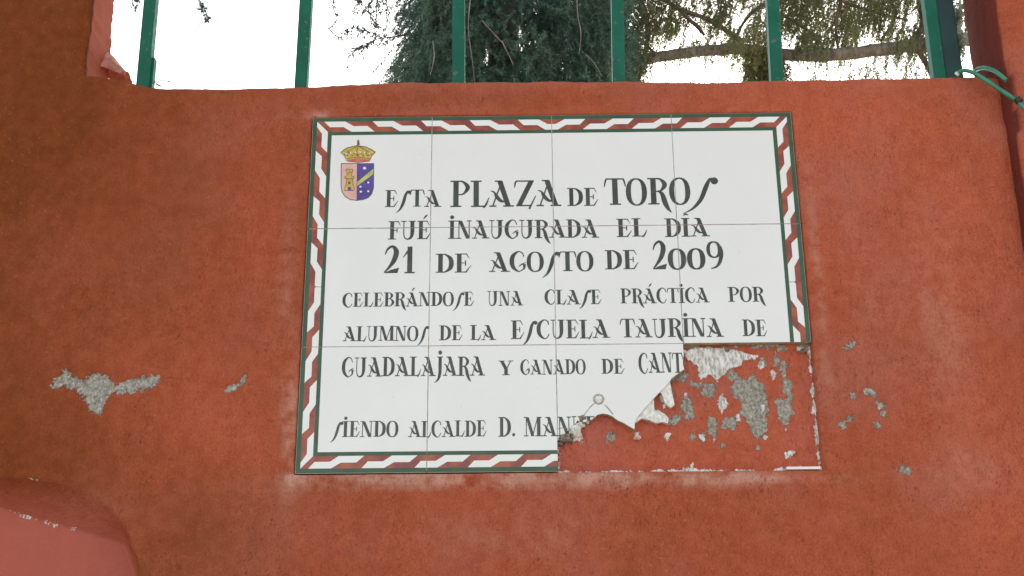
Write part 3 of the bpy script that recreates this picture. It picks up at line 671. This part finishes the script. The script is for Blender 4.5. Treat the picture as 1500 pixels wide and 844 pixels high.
# lumps that stand up at the fracture
n = BX.shape; I = np.arange(BX.size).reshape(n)
BF = np.stack([I[:-1, :-1], I[:-1, 1:], I[1:, 1:], I[1:, :-1]], -1).reshape(-1, 4)
bm_ = npmesh('mortar_bed', np.stack([BX, BY, BZ], -1).reshape(-1, 3), BF)
fattr(bm_, 'grey', gq); fattr(bm_, 'white', wq); fattr(bm_, 'tone', np.clip(.02+.25*fbm(BX, BZ, .05, .05, 3), 0, 1)); fattr(bm_, 'smooth', np.full(BX.shape, .15))
put('mortar_bed', bm_, M_WALL, plaque, 'red painted mortar bed with torn grey and white patches where tiles fell off')
shp = [(440, 445), (450, 395), (480, 330), (522, 262), (572, 212), (640, 190), (662, 205), (630, 240), (640, 300), (655, 360), (640, 372), (612, 352), (590, 300), (566, 292), (547, 330), (552, 385), (585, 392), (608, 405), (628, 430), (620, 458), (590, 446), (560, 450), (530, 436), (490, 430), (462, 452)]
shp = [(a+3*math.sin(i*7.3), b+3*math.cos(i*5.1)) for i, (a, b) in enumerate(shp)]
shq = [pq(800+a/3.488, 490+b/3.488, -.001) for a, b in shp]; nn_ = len(shq)
SV_ = [(x, .0072, z) for x, z in shq]+[(x, -.0008-.0009*random.random(), z) for x, z in shq]
SF_ = [(i, (i+1) % nn_, nn_+(i+1) % nn_, nn_+i) for i in range(nn_)]+[tuple(nn_+q for q in t) for t in tessellate_polygon([[Vector((x, z, 0)) for x, z in shq]])]
M_CHALK = plain('chalky_white_adhesive', (.76, .73, .66), .95, .2, 240, bump=.0014, bs=400)
put('chipped_tile_body', mesh('chipped_tile_body', SV_, SF_), M_CHALK, plaque)
# crumbs of mortar stuck over the broken edge
def crumb(px, py, r, sq, mat, nm, seed):
    rr = random.Random(seed); c = at(px, py, -.0015); V, F = [], []
    n, m = 12, 6
    for i in range(m):
        t = i/(m-1)*math.pi/2
        for k in range(n):
            a = k*2*math.pi/n; q = (1+.35*rr.uniform(-1, 1)); V.append((c[0]+r*q*math.cos(t)*math.cos(a), .004-(.0082+r*.15)*math.sin(t)*(.8+.3*rr.random()), c[2]+r*sq*q*math.cos(t)*math.sin(a)))
    for i in range(m-1):
        for k in range(n): F.append((i*n+k, i*n+(k+1) % n, (i+1)*n+(k+1) % n, (i+1)*n+k))
    F.append(tuple(range((m-1)*n, m*n)))
    return put(nm, mesh(nm, V, F, True), mat, plaque)
M_MORT = plain('grey_brown_mortar', (.26, .21, .16), .95, .45, 260, bump=.0016, bs=500)
M_CRUST = plain('dirty_hole_rim', (.42, .37, .31), .9, .3, 300)
crumb(827, 641, .0095, .62, M_MORT, 'mortar_crumb', 1)
crumb(853, 613, .0078, .75, M_MORT, 'mortar_crumb', 2)
crumb(842, 630, .0080, .95, M_CHALK, 'mortar_crumb', 3)
crumb(849, 622, .0060, .6, M_CHALK, 'mortar_crumb', 4)
for i, (a, b, r_, m_) in enumerate(((836, 637, .0035, M_MORT), (860, 617, .0028, M_CHALK), (820, 650, .003, M_MORT), (934, 640, .0035, M_CHALK), (1002, 515, .003, M_CHALK), (985, 556, .0032, M_MORT), (1178, 512, .0035, M_MORT), (1066, 510, .003, M_MORT))):
    crumb(a, b, r_, .8, m_, 'mortar_crumb', 20+i)
# plugged screw hole in the broken tile, and the hair cracks that run from it
hc = pq(877, 585)
hv, hf = [], []
for rr_, yy in ((.0068, FY-.0001), (.0052, FY-.0010), (.0042, FY-.0006), (.0030, FY-.0012), (.0, FY-.0015)):
    for k in range(16): hv.append((hc[0]+rr_*math.cos(k*math.pi/8)*random.uniform(.93, 1.07), yy, hc[1]+rr_*math.sin(k*math.pi/8)))
mi = []
for i in range(4):
    for k in range(16): hf.append((i*16+k, i*16+(k+1) % 16, (i+1)*16+(k+1) % 16, (i+1)*16+k)); mi.append(0 if i < 2 else 1)
put('plugged_screw_hole', mesh('plugged_screw_hole', hv, hf, True, mi), [M_CRUST, M_CHALK], plaque)
cv, cfc = [], []
for path in ([(872, 590), (866, 595), (862, 600), (857, 606), (854, 611)], [(886, 593), (893, 601), (898, 607)], [(817.5, 628), (824, 627), (832, 628)], [(983, 556), (990, 550)]):
    cv, cfc = [], []
    for q in ribbon([(*pq(a, b), random.uniform(.0005, .0011)) for a, b in path], False):
        b0 = len(cv); cv += [(p[0], FY-.00045, p[1]) for p in q]; cfc.append((b0, b0+1, b0+2, b0+3))
    put('hairline_crack', mesh('hairline_crack', cv, cfc), M_MORT, tiles[(2, 0)]['o'])
# sliver of tile still stuck at the lower right corner
a, b = pq(1152, 688, 0), pq(1204, 686, 0)
sv, sf = [], []; box(sv, sf, ((a[0]+.598)/2, .0012, .0016), (.598-a[0], .0070, .0030))
put('tile_sliver', mesh('tile_sliver', sv, sf), [M_GLAZE], plaque)

# ------------------------------------------------------------------ railing
grille = thing('window_railing', 'green painted square steel railing bars standing in the wall opening', 'railing', (.3, .05, Z0))
def prism_path(pts, w, d, nseg, V, F, r=.0015):
    sec = [(-w+r, -d), (w-r, -d), (w, -d+r), (w, d-r), (w-r, d), (-w+r, d), (-w, d-r), (-w, -d+r)]
    b = len(V)
    for x, y, z in pts:
        for a, c in sec: V.append((x+a, y+c, z))
    n = 8
    for i in range(len(pts)-1):
        for k in range(n): F.append((b+i*n+k, b+i*n+(k+1) % n, b+(i+1)*n+(k+1) % n, b+(i+1)*n+k))
    F.append(tuple(b+k for k in range(n))[::-1]); F.append(tuple(b+(len(pts)-1)*n+k for k in range(n)))
BYB = .045
for k, (bx0, by0, bx1, by1) in enumerate([(222, 0, 211, 122), (449, 0, 442, 122), (672, 0, 672, 116), (904, 0, 906, 115), (1131, 0, 1137, 113), (1360, 0, 1374, 110)]):
    p0 = at(bx1, by1, BYB); p1 = at(bx0, by0, BYB)
    s = (p1[0]-p0[0])/(p1[2]-p0[2]); V_, F_ = [], []
    zlist = [Z0-.02, Z0+.1, Z0+.3, Z0+.6, ZT-.02]
    prism_path([(p0[0]+s*(z-p0[2])*(1 if z < Z0+.4 else .6), BYB, z) for z in zlist], .0082, .0082, 0, V_, F_)
    if k == 0:                         # weld flange on the side of the first bar
        q = at(226, 60, BYB); box(V_, F_, (p0[0]+.0095, BYB+.004, Z0+.02), (.0035, .010, .085))
    put('bar', mesh('bar', V_, F_), M_BAR, grille)
V_, F_ = [], []; prism_path([(.833, .062, Z0-.02), (.834, .062, ZT-.02)], .0120, .010, 0, V_, F_)
put('frame_upright', mesh('frame_upright', V_, F_), paint('dark_green_frame_enamel', (.006, .040, .036), (.010, .055, .045), 30, .5), grille, 'dark green frame upright beside the right jamb')
V_, F_ = [], []; box(V_, F_, ((XJ+PX)/2, BYB, ZT-.055), (PX-XJ-.02, .0168, .03))
put('top_rail', mesh('top_rail', V_, F_), M_BAR, grille)

# ------------------------------------------------------------------ cord
def tube(path, r, V, F, n=10):
    P = [Vector(p) for p in catmull([tuple(p) for p in path], 6)]; b = len(V); up = Vector((0, -1, 0))
    for i, p in enumerate(P):
        t = (P[min(i+1, len(P)-1)]-P[max(i-1, 0)]).normalized(); a = t.cross(up).normalized(); c = t.cross(a)
        for k in range(n): V.append(tuple(p+(a*math.cos(k*2*math.pi/n)+c*math.sin(k*2*math.pi/n))*r))
    for i in range(len(P)-1):
        for k in range(n): F.append((b+i*n+k, b+i*n+(k+1) % n, b+(i+1)*n+(k+1) % n, b+(i+1)*n+k))
    F.append(tuple(b+k for k in range(n))); F.append(tuple(b+(len(P)-1)*n+k for k in range(n))[::-1])
cord = thing('plastic_cord', 'green plastic cord looped over the sill end beside the right pillar', 'cord', tuple(at(1440, 108, 0)))
V_, F_ = [], []
tube([at(1403, 107, -.004), at(1411, 103.5, -.008), at(1424, 106, -.012), at(1443, 117, -.018), at(1470, 135, -.034), at(1486, 146, -.036), at(1502, 160, -.038), at(1540, 196, -.038), at(1570, 240, -.036)], .0027, V_, F_)
put('strand', mesh('strand', V_, F_, True), M_CORD, cord)
V_, F_ = [], []
tube([at(1428, 106, .030), at(1433, 101, .012), at(1443, 99.5, -.004), at(1455, 103, -.018), at(1466, 111, -.031), at(1474, 118, -.034)], .0027, V_, F_)
put('strand', mesh('strand', V_, F_, True), M_CORD, cord)
V_, F_ = [], []
tube([at(1400.5, 110, -.003), at(1403.5, 106.8, -.005)], .0030, V_, F_)
put('frayed_end', mesh('frayed_end', V_, F_, True), M_TIP, cord)
V_, F_ = [], []
tube([at(1489, 144.5, -.037), at(1494, 150, -.038)], .0046, V_, F_)
put('clip', mesh('clip', V_, F_, True), M_BLACK, cord)
# dry stalks on the sill by the first bar
V_, F_ = [], []
for pth in ([(224, 122), (228, 119), (240, 118), (249, 120.5)], [(222, 121), (229, 124), (235, 127)], [(226, 120), (232, 124), (240, 128)], [(246, 118.5), (251, 121), (257, 125)]):
    tube([at(a, b, .03) for a, b in pth], .0006, V_, F_, 4)
o = put('dry_stalks', mesh('dry_stalks', V_, F_, True), plain('dry_stalk', (.12, .12, .06), .8))
o['label'] = 'few thin dry stalks lying on the sill by the leftmost bar'; o['category'] = 'twig'

# ------------------------------------------------------------------ trees behind the wall
def leafmat(name, a, b, tr=.25):
    k = NT(name); c = k.mix(k.ramp(k.noise(3.5, 4), .35, .65), a, b)
    k.l(c, k.b.inputs['Base Color']); k.b.inputs['Roughness'].default_value = .45
    t = k.n('ShaderNodeBsdfTranslucent'); k.l(c, t.inputs[0]); mx = k.n('ShaderNodeMixShader'); mx.inputs[0].default_value = tr
    k.l(k.b.outputs[0], mx.inputs[1]); k.l(t.outputs[0], mx.inputs[2]); k.l(mx.outputs[0], k.out.inputs[0]); return k.m
M_NEED1 = leafmat('blue_green_needles', (.045, .115, .085), (.095, .18, .12))
M_NEED2 = leafmat('olive_needles', (.10, .12, .045), (.24, .25, .10), .42)
def bark(name, a, b):
    k = NT(name); n = k.noise(1, 5, .65, k.co(30, 30, 8)); k.l(k.mix(k.ramp(n, .3, .7), a, b), k.b.inputs['Base Color'])
    k.b.inputs['Roughness'].default_value = .9; k.bump(n, 1, .01); return k.m
M_BARK = bark('cedar_bark', (.07, .045, .03), (.20, .15, .11))
M_BARK2 = bark('grey_limb_bark', (.11, .095, .08), (.30, .26, .215))
def unit(v): return v/np.maximum(np.linalg.norm(v, axis=-1, keepdims=True), 1e-9)
def twigs(P, D, L, nn, nl, nw, droop=.4, rad=.0012):
    """needled twigs: base P, direction D, length L (n arrays); nn needles each"""
    n = len(P); D = unit(D); t = rng.random((n, nn)); t = np.sort(t, 1)
    down = np.array([0, 0, -1.0])
    base_ = P[:, None]+D[:, None]*(L[:, None]*t)[..., None]+down*(droop*L[:, None]*t*t)[..., None]
    tan = unit(D[:, None]+down*(2*droop*t)[..., None])
    rd = unit(rng.normal(size=(n, nn, 3))); rd = unit(rd-(rd*tan).sum(-1, keepdims=True)*tan)
    nd = unit(tan*rng.uniform(.5, 1.0, (n, nn, 1))+rd*.9)
    ll = nl*rng.uniform(.7, 1.25, (n, nn, 1))*(1-.35*t[..., None])
    side = unit(np.cross(nd, rng.normal(size=(n, nn, 3))))*nw/2
    A = (base_-side).reshape(-1, 3); Bq = (base_+side).reshape(-1, 3); C = (base_+nd*ll).reshape(-1, 3)
    VV = np.stack([A, Bq, C], 1).reshape(-1, 3)
    # the twig's own thin stem: four tapered flat links
    tt = np.linspace(0, 1, 4)
    ctr = P[:, None]+D[:, None]*(L[:, None]*tt)[..., None]+down*(droop*L[:, None]*tt*tt)[..., None]
    sd_ = unit(np.cross(D, rng.normal(size=(n, 3))))[:, None]*rad
    SV = []
    for i in range(3):
        SV.append(np.stack([ctr[:, i]-sd_[:, 0], ctr[:, i]+sd_[:, 0], ctr[:, i+1]], 1))
    return VV, np.concatenate(SV).reshape(-1, 3)
def tri_obj(name, VV, mat, parent):
    VV = np.concatenate(VV); F = np.arange(len(VV)).reshape(-1, 3)
    return put(name, npmesh(name, VV, F, False), mat, parent)
def limb(pts, r0, r1, V, F, n=8):
    P = [Vector(p) for p in catmull([tuple(p) for p in pts], 5)]; b = len(V)
    for i, p in enumerate(P):
        t = (P[min(i+1, len(P)-1)]-P[max(i-1, 0)]).normalized(); a = t.cross(Vector((.3, 1, .2))).normalized(); c = t.cross(a)
        r = (r0+(r1-r0)*i/(len(P)-1))
        for k in range(n):
            q = r*(1+.12*math.sin(k*2.1+i*1.7)); V.append(tuple(p+(a*math.cos(k*2*math.pi/n)+c*math.sin(k*2*math.pi/n))*q))
    for i in range(len(P)-1):
        for k in range(n): F.append((b+i*n+k, b+i*n+(k+1) % n, b+(i+1)*n+(k+1) % n, b+(i+1)*n+k))
def noise3(P, s, seed):
    a = vn(P[:, 0]+.37*P[:, 1], P[:, 2]+.21*P[:, 1], s, s, seed); b = vn(P[:, 0]-.5*P[:, 1]+5, P[:, 1]*.8+P[:, 2]*.3, s, s, seed+9); return (a+b)/2
def region(n, pts, Y0, Y1):           # random points whose rays pass through a polygon of the view, between two depths
    P = np.array(pts, float); lo, hi = P.min(0), P.max(0); out = []
    while len(out) < n:
        q = rng.uniform(lo, hi, (n*2, 2)); ok = sdf(q[:, 0], q[:, 1], pts) < 0
        for a, b in q[ok][:n-len(out)]: out.append(at(a, b, rng.uniform(Y0, Y1)))
    return np.array(out)
# --- dense dark cedar, middle of the opening
cedar = thing('cedar_tree', 'dense dark green cedar filling the middle of the opening behind the bars', 'tree', (at(735, 60, 4.6)[0], 4.6, GROUND))
cx0 = at(735, 60, 4.6)[0]
V_, F_ = [], []; limb([(cx0+.1, 4.75, GROUND), (cx0+.05, 4.7, 1), (cx0, 4.7, 4), (cx0, 4.7, 7.5)], .17, .03, V_, F_, 12)
put('trunk', mesh('trunk', V_, F_, True), M_BARK, cedar)
ND, ST = [], []
def add(P, D, L, nn, nl, nw, droop=.4, rad=.0012):
    a, b = twigs(P, D, L, nn, nl, nw, droop, rad); ND.append(a); ST.append(b)
def outdir(P, c, down=.6, j=.5):
    d = P-np.array(c); d[:, 2] = 0; d = unit(d); d[:, 2] -= down; return unit(d+rng.normal(size=d.shape)*j)
axis = (cx0, 4.7, 3)
core = region(9500, [(632, -60), (905, -60), (903, 150), (610, 150), (590, 118), (612, 92), (604, 70), (632, 40), (622, 10)], 3.7, 5.4)
core = core[noise3(core, .22, 5) > .36]
def hole(P, L):
    k = np.ones(len(P), bool)
    for i, p in enumerate(P):
        d = p-CP; e = (d@cu)/(d@cf)*-FPX+422; h = (d@cr)/(d@cf)*FPX+750
        for a, b, rx, ry in L:
            if ((h-a)/rx)**2+((e-b)/ry)**2 < 1: k[i] = False; break
    return P[k]
core = hole(core, [(724, 62, 9, 22), (716, 78, 7, 14), (744, 20, 8, 26), (742, 84, 8, 18), (762, 52, 7, 14), (778, 0, 6, 12), (800, 20, 5, 12), (702, 60, 6, 12), (730, 96, 16, 10)])
q = np.linalg.norm(core[:, :2]-np.array([cx0+.0, 4.6]), axis=1)
add(core, outdir(core, axis, .9), rng.uniform(.10, .22, len(core)), 56, .028, .0042, .4)
edgep = region(900, [(585, -40), (650, -40), (660, 150), (575, 150), (572, 100), (600, 60)], 3.8, 4.8)
edgep = edgep[noise3(edgep, .16, 15) > .44]
add(edgep, outdir(edgep, axis, 1.1), rng.uniform(.08, .18, len(edgep)), 50, .026, .0036, .45)
bigP = rng.normal(size=(5200, 3)); bigP = unit(bigP)*rng.uniform(.35, 1, (5200, 1))**.5
hz = rng.uniform(.6, 7.2, 5200); rr_ = np.clip(1.35*(1-(hz-1)/7.5), .12, 1.3)
bigP = np.column_stack([cx0+bigP[:, 0]*rr_*.85, 4.75+bigP[:, 1]*rr_, hz])
keep = []
for p in bigP:                          # leave the part the detailed twigs already fill, and the gap of sky left of it
    d = p-CP; e = (d@cu)/(d@cf)*-FPX+422; h = (d@cr)/(d@cf)*FPX+750
    keep.append(not (-50 < e < 150) and not (h < 600 and e > -160))
bigP = bigP[np.array(keep)]
add(bigP, outdir(bigP, axis, .6), rng.uniform(.2, .4, len(bigP)), 26, .05, .007, .3)
# thin sprays that hang out to the left, each on its own branchlet
def spray(path, Yd, step=.018, L=.05, nn=26, nl=.026, nw=.0055, side=.8, dn=.3):
    pts = catmull([tuple(at(a, b, Yd)) for a, b in path], 8); pts = np.array(pts)
    BV, BF_ = [], []; limb(pts[::4].tolist() if len(pts) > 8 else pts.tolist(), .0038, .002, BV, BF_, 5); put('branch', mesh('branch', BV, BF_, True), M_BARK, cedar)
    seg = np.linalg.norm(np.diff(pts, axis=0), axis=1).cumsum(); seg = np.insert(seg, 0, 0)
    s = np.arange(0, seg[-1], step)
    P = np.column_stack([np.interp(s, seg, pts[:, k]) for k in range(3)])
    T = unit(np.gradient(P, axis=0)) if len(P) > 1 else np.array([[0, 0, -1.]])
    D = T*.6+rng.normal(size=P.shape)*side+np.array([0, 0, -dn]); add(P, D, np.full(len(P), L)*rng.uniform(.6, 1.3, len(P)), nn, nl, nw, .3, .0008)
BV, BF_ = [], []
for pth, kw in [([(610, 48), (585, 53), (560, 56), (540, 62), (515, 76)], {}), ([(545, 62), (530, 70), (508, 78)], dict(L=.06)), ([(520, 40), (510, 42), (500, 48)], {}), ([(560, -20), (540, 10), (548, 32), (556, 45)], dict(L=.08, nn=24)),
                ([(540, -25), (530, 0), (534, 22)], dict(L=.1, nn=30)), ([(575, -25), (566, 5), (574, 24)], dict(L=.1, nn=30)), ([(556, -20), (552, 5), (552, 24)], dict(L=.11, nn=30)), ([(492, -20), (488, 10), (494, 28), (484, 40)], dict(L=.03, nn=10)), ([(484, 45), (492, 52), (500, 56)], dict(L=.02, nn=8)), ([(590, 60), (572, 76), (548, 104)], dict(L=.012, nn=7)),
                ([(600, 98), (585, 100), (572, 98)], dict(L=.05)), ([(600, 110), (582, 108), (576, 102)], dict(L=.04)), ([(284, -30), (290, -5), (296, 14), (303, 30)], dict(L=.045, nn=16)), ([(296, 4), (302, 20), (306, 32)], dict(L=.02)),
                ([(190, -30), (193, -8), (195, 10)], dict(L=.05, nn=16)), ([(188, -10), (200, -2), (201, 6)], dict(L=.03)), ([(560, 56), (545, 48), (530, 45), (508, 46)], dict(L=.035))]:
    spray(pth, 4.1, **kw)
P = np.array([at(150, 25, .9), at(152, 34, .9), at(155, 42, .9), at(148, 48, .9)]); add(P, np.array([[1, 0, -.5]]*4)+rng.normal(size=(4, 3))*.12, np.full(4, .022), 22, .014, .0018, .1, .0006)
tri_obj('needles', ND, M_NEED1, cedar)
tri_obj('twigs', ST, M_BARK, cedar)
# pale bare stems that show in front of the dark foliage
V_, F_ = [], []
for pth in ([(690, -10), (686, 40), (692, 90), (696, 125)], [(706, 30), (722, 48), (735, 62)], [(634, 60), (636, 85), (630, 110)], [(735, 60), (745, 80), (752, 95)], [(845, -10), (846, 20), (851, 50), (848, 80)], [(858, 80), (870, 92), (882, 112)]):
    V_, F_ = [], []; limb([tuple(at(a, b, 3.6)) for a, b in pth], .0032, .0014, V_, F_, 5)
    put('bare_stem', mesh('bare_stem', V_, F_, True), M_BARK2, cedar, 'thin pale bare stem in front of the foliage')

# --- tangled tree with the long level limb, right half
pine = thing('pine_tree', 'loose olive tree with a long level grey limb behind the right hand bars', 'tree', (at(1240, 60, 5.6)[0]+1.6, 5.4, GROUND))
px0 = pine.location[0]
V_, F_ = [], []; limb([(px0, 5.4, GROUND), (px0-.05, 5.4, 1.5), (px0+.05, 5.4, 4), (px0, 5.4, 7)], .2, .05, V_, F_, 12)
put('trunk', mesh('trunk', V_, F_, True), M_BARK, pine)
V_, F_ = [], []
limb([at(880, 98, 5.0), at(940, 88, 5.0), at(1010, 77, 5.0), at(1080, 72, 5.0), at(1150, 80, 5.0), at(1210, 81, 5.0), at(1290, 73, 5.0), at(1350, 66, 5.0), at(1440, 60, 5.0), (px0, 5.4, at(1440, 55, 5.0)[2]-.1)], (.029), .042, V_, F_, 10)
put('limb', mesh('limb', V_, F_, True), M_BARK2, pine, 'long level grey limb')
for pth, r in (([(1340, -30), (1352, 30), (1340, 62), (1352, 85), (1372, 125)], .022), ([(925, -20), (945, 20), (948, 60), (935, 120)], .02), ([(1085, 60), (1040, 30), (985, 8), (960, -30)], .018), ([(1000, 20), (1022, 40), (1032, 52)], .014), ([(1150, -10), (1100, 20), (1075, 60)], .014), ([(1130, 20), (1128, 60), (1146, 68)], .012),
               ([(1240, -20), (1225, 30), (1228, 78)], .013), ([(1190, -20), (1260, 12), (1330, 30)], .012), ([(1290, -20), (1312, 20), (1290, 60)], .012), ([(1200, 60), (1170, 35), (1140, 20)], .012), ([(1085, 74), (1110, 100), (1112, 125)], .012), ([(895, 30), (925, 50), (960, 78)], .012)):
    V_, F_ = [], []; limb([at(a, b, 5.0) for a, b in pth], r, r*.6, V_, F_, 7); put('branch', mesh('branch', V_, F_, True), M_BARK, pine)
ND, ST = [], []
axis2 = (px0, 5.4, 4)
P = region(8500, [(900, -60), (1400, -60), (1420, 70), (1300, 70), (1140, 74), (1050, 66), (905, 100)], 4.7, 6.0)
P = P[(noise3(P, .12, 25) > .44)]
HO = [(1022, 42, 28, 12), (1058, 48, 10, 10), (1090, 20, 14, 14), (980, 60, 16, 14), (965, 56, 16, 12), (1158, 52, 14, 18), (995, 95, 70, 15), (1165, 98, 22, 20), (1045, 98, 30, 16), (1265, 60, 12, 10), (1336, 20, 8, 14), (1278, 50, 14, 10)]
P = hole(P, HO)
add(P, outdir(P, (px0, 5.4, 6), 1.5, .4)*np.array([.6, .6, 1]), rng.uniform(.08, .22, len(P)), 26, .028, .0060, .2)
P2 = region(1500, [(925, 80), (1100, 80), (1130, 90), (1380, 76), (1380, 140), (930, 140)], 4.9, 5.6); P2 = P2[noise3(P2, .11, 35) > .47]; P2 = hole(P2, HO[6:9])
add(P2, np.array([[0, 0, -1.]])+rng.normal(size=(len(P2), 3))*.3, rng.uniform(.14, .3, len(P2)), 30, .022, .0060, .1)
P3 = region(800, [(1085, 75), (1140, 60), (1150, 140), (1095, 140)], 4.9, 5.4); add(P3, np.array([[0.3, 0, -1.]])+rng.normal(size=(len(P3), 3))*.4, rng.uniform(.1, .2, len(P3)), 36, .026, .0046, .2)
P4 = region(420, [(892, 60), (935, 60), (930, 140), (892, 140)], 4.9, 5.4); add(P4, np.array([[0.1, 0, -1.]])+rng.normal(size=(len(P4), 3))*.4, rng.uniform(.1, .2, len(P4)), 36, .026, .0046, .2)
bigP = unit(rng.normal(size=(2600, 3)))*rng.uniform(.3, 1, (2600, 1)); bigP = np.column_stack([px0-.9+bigP[:, 0]*2.3, 5.4+bigP[:, 1]*1.4, 4.3+bigP[:, 2]*2.2])
kp = []
for p in bigP:
    d = p-CP; e = (d@cu)/(d@cf)*-FPX+422; h = (d@cr)/(d@cf)*FPX+750; kp.append(not (-70 < e < 200 and h < 1500) and h > 850)
bigP = bigP[np.array(kp)]
add(bigP, outdir(bigP, axis2, .8), rng.uniform(.2, .4, len(bigP)), 22, .05, .008, .3)
tri_obj('needles', ND, M_NEED2, pine); tri_obj('twigs', ST, M_BARK, pine)
# --- broad-leaved bush glimpsed between upright and jamb
bush = thing('leafy_tree', 'grey green broad leaved tree glimpsed beside the right jamb', 'tree', (at(1402, 40, 3)[0]+.1, 3.0, GROUND))
bxx = bush.location[0]; V_, F_ = [], []
limb([(bxx+.1, 3, GROUND), (bxx+.05, 3, 0), (bxx, 3, 1.6), (bxx, 3, 2.5)], .05, .012, V_, F_, 8); put('trunk', mesh('trunk', V_, F_, True), M_BARK2, bush)
c_ = np.concatenate([at(1402, 25, 3)+rng.normal(size=(90, 3))*np.array([.010, .05, .018]), at(1405, 62, 3)+rng.normal(size=(140, 3))*np.array([.016, .05, .022]), np.array([bxx+.25, 3, 2.1])+rng.normal(size=(700, 3))*np.array([.07, .15, .3])])
a_ = unit(rng.normal(size=c_.shape))*.016; b_ = unit(np.cross(a_, rng.normal(size=c_.shape)))*.008
LV = np.stack([c_-a_, c_+b_, c_+a_, c_-b_], 1).reshape(-1, 3); put('leaves', npmesh('leaves', LV, np.arange(len(LV)).reshape(-1, 4), False), leafmat('grey_green_leaves', (.10, .13, .09), (.16, .19, .13)), bush)

# ------------------------------------------------------------------ ground
def gmat():
    k = NT('sandy_paving'); n = k.noise(1.5, 6); f = k.noise(60, 3)
    c = k.mix(k.ramp(n, .3, .7), (.34, .29, .23), (.42, .37, .30)); c = k.mix(k.math('MULTIPLY', k.ramp(f, .5, .7), .4), c, (.22, .19, .15))
    k.l(c, k.b.inputs['Base Color']); k.b.inputs['Roughness'].default_value = .95; k.bump(f, .6, .004); return k.m
r = [-1500, -300, -60, -20, -8, -4, -2, 0, 2, 4, 8, 20, 60, 300, 1500]
gx, gy = np.meshgrid(r, r); I = np.arange(gx.size).reshape(gx.shape)
g = put('ground', npmesh('ground', np.stack([gx, gy, np.full(gx.shape, GROUND)], -1).reshape(-1, 3), np.stack([I[:-1, :-1], I[:-1, 1:], I[1:, 1:], I[1:, :-1]], -1).reshape(-1, 4)), gmat())
g['kind'] = 'structure'

for o in ROOTS: o.location[2] += LIFT
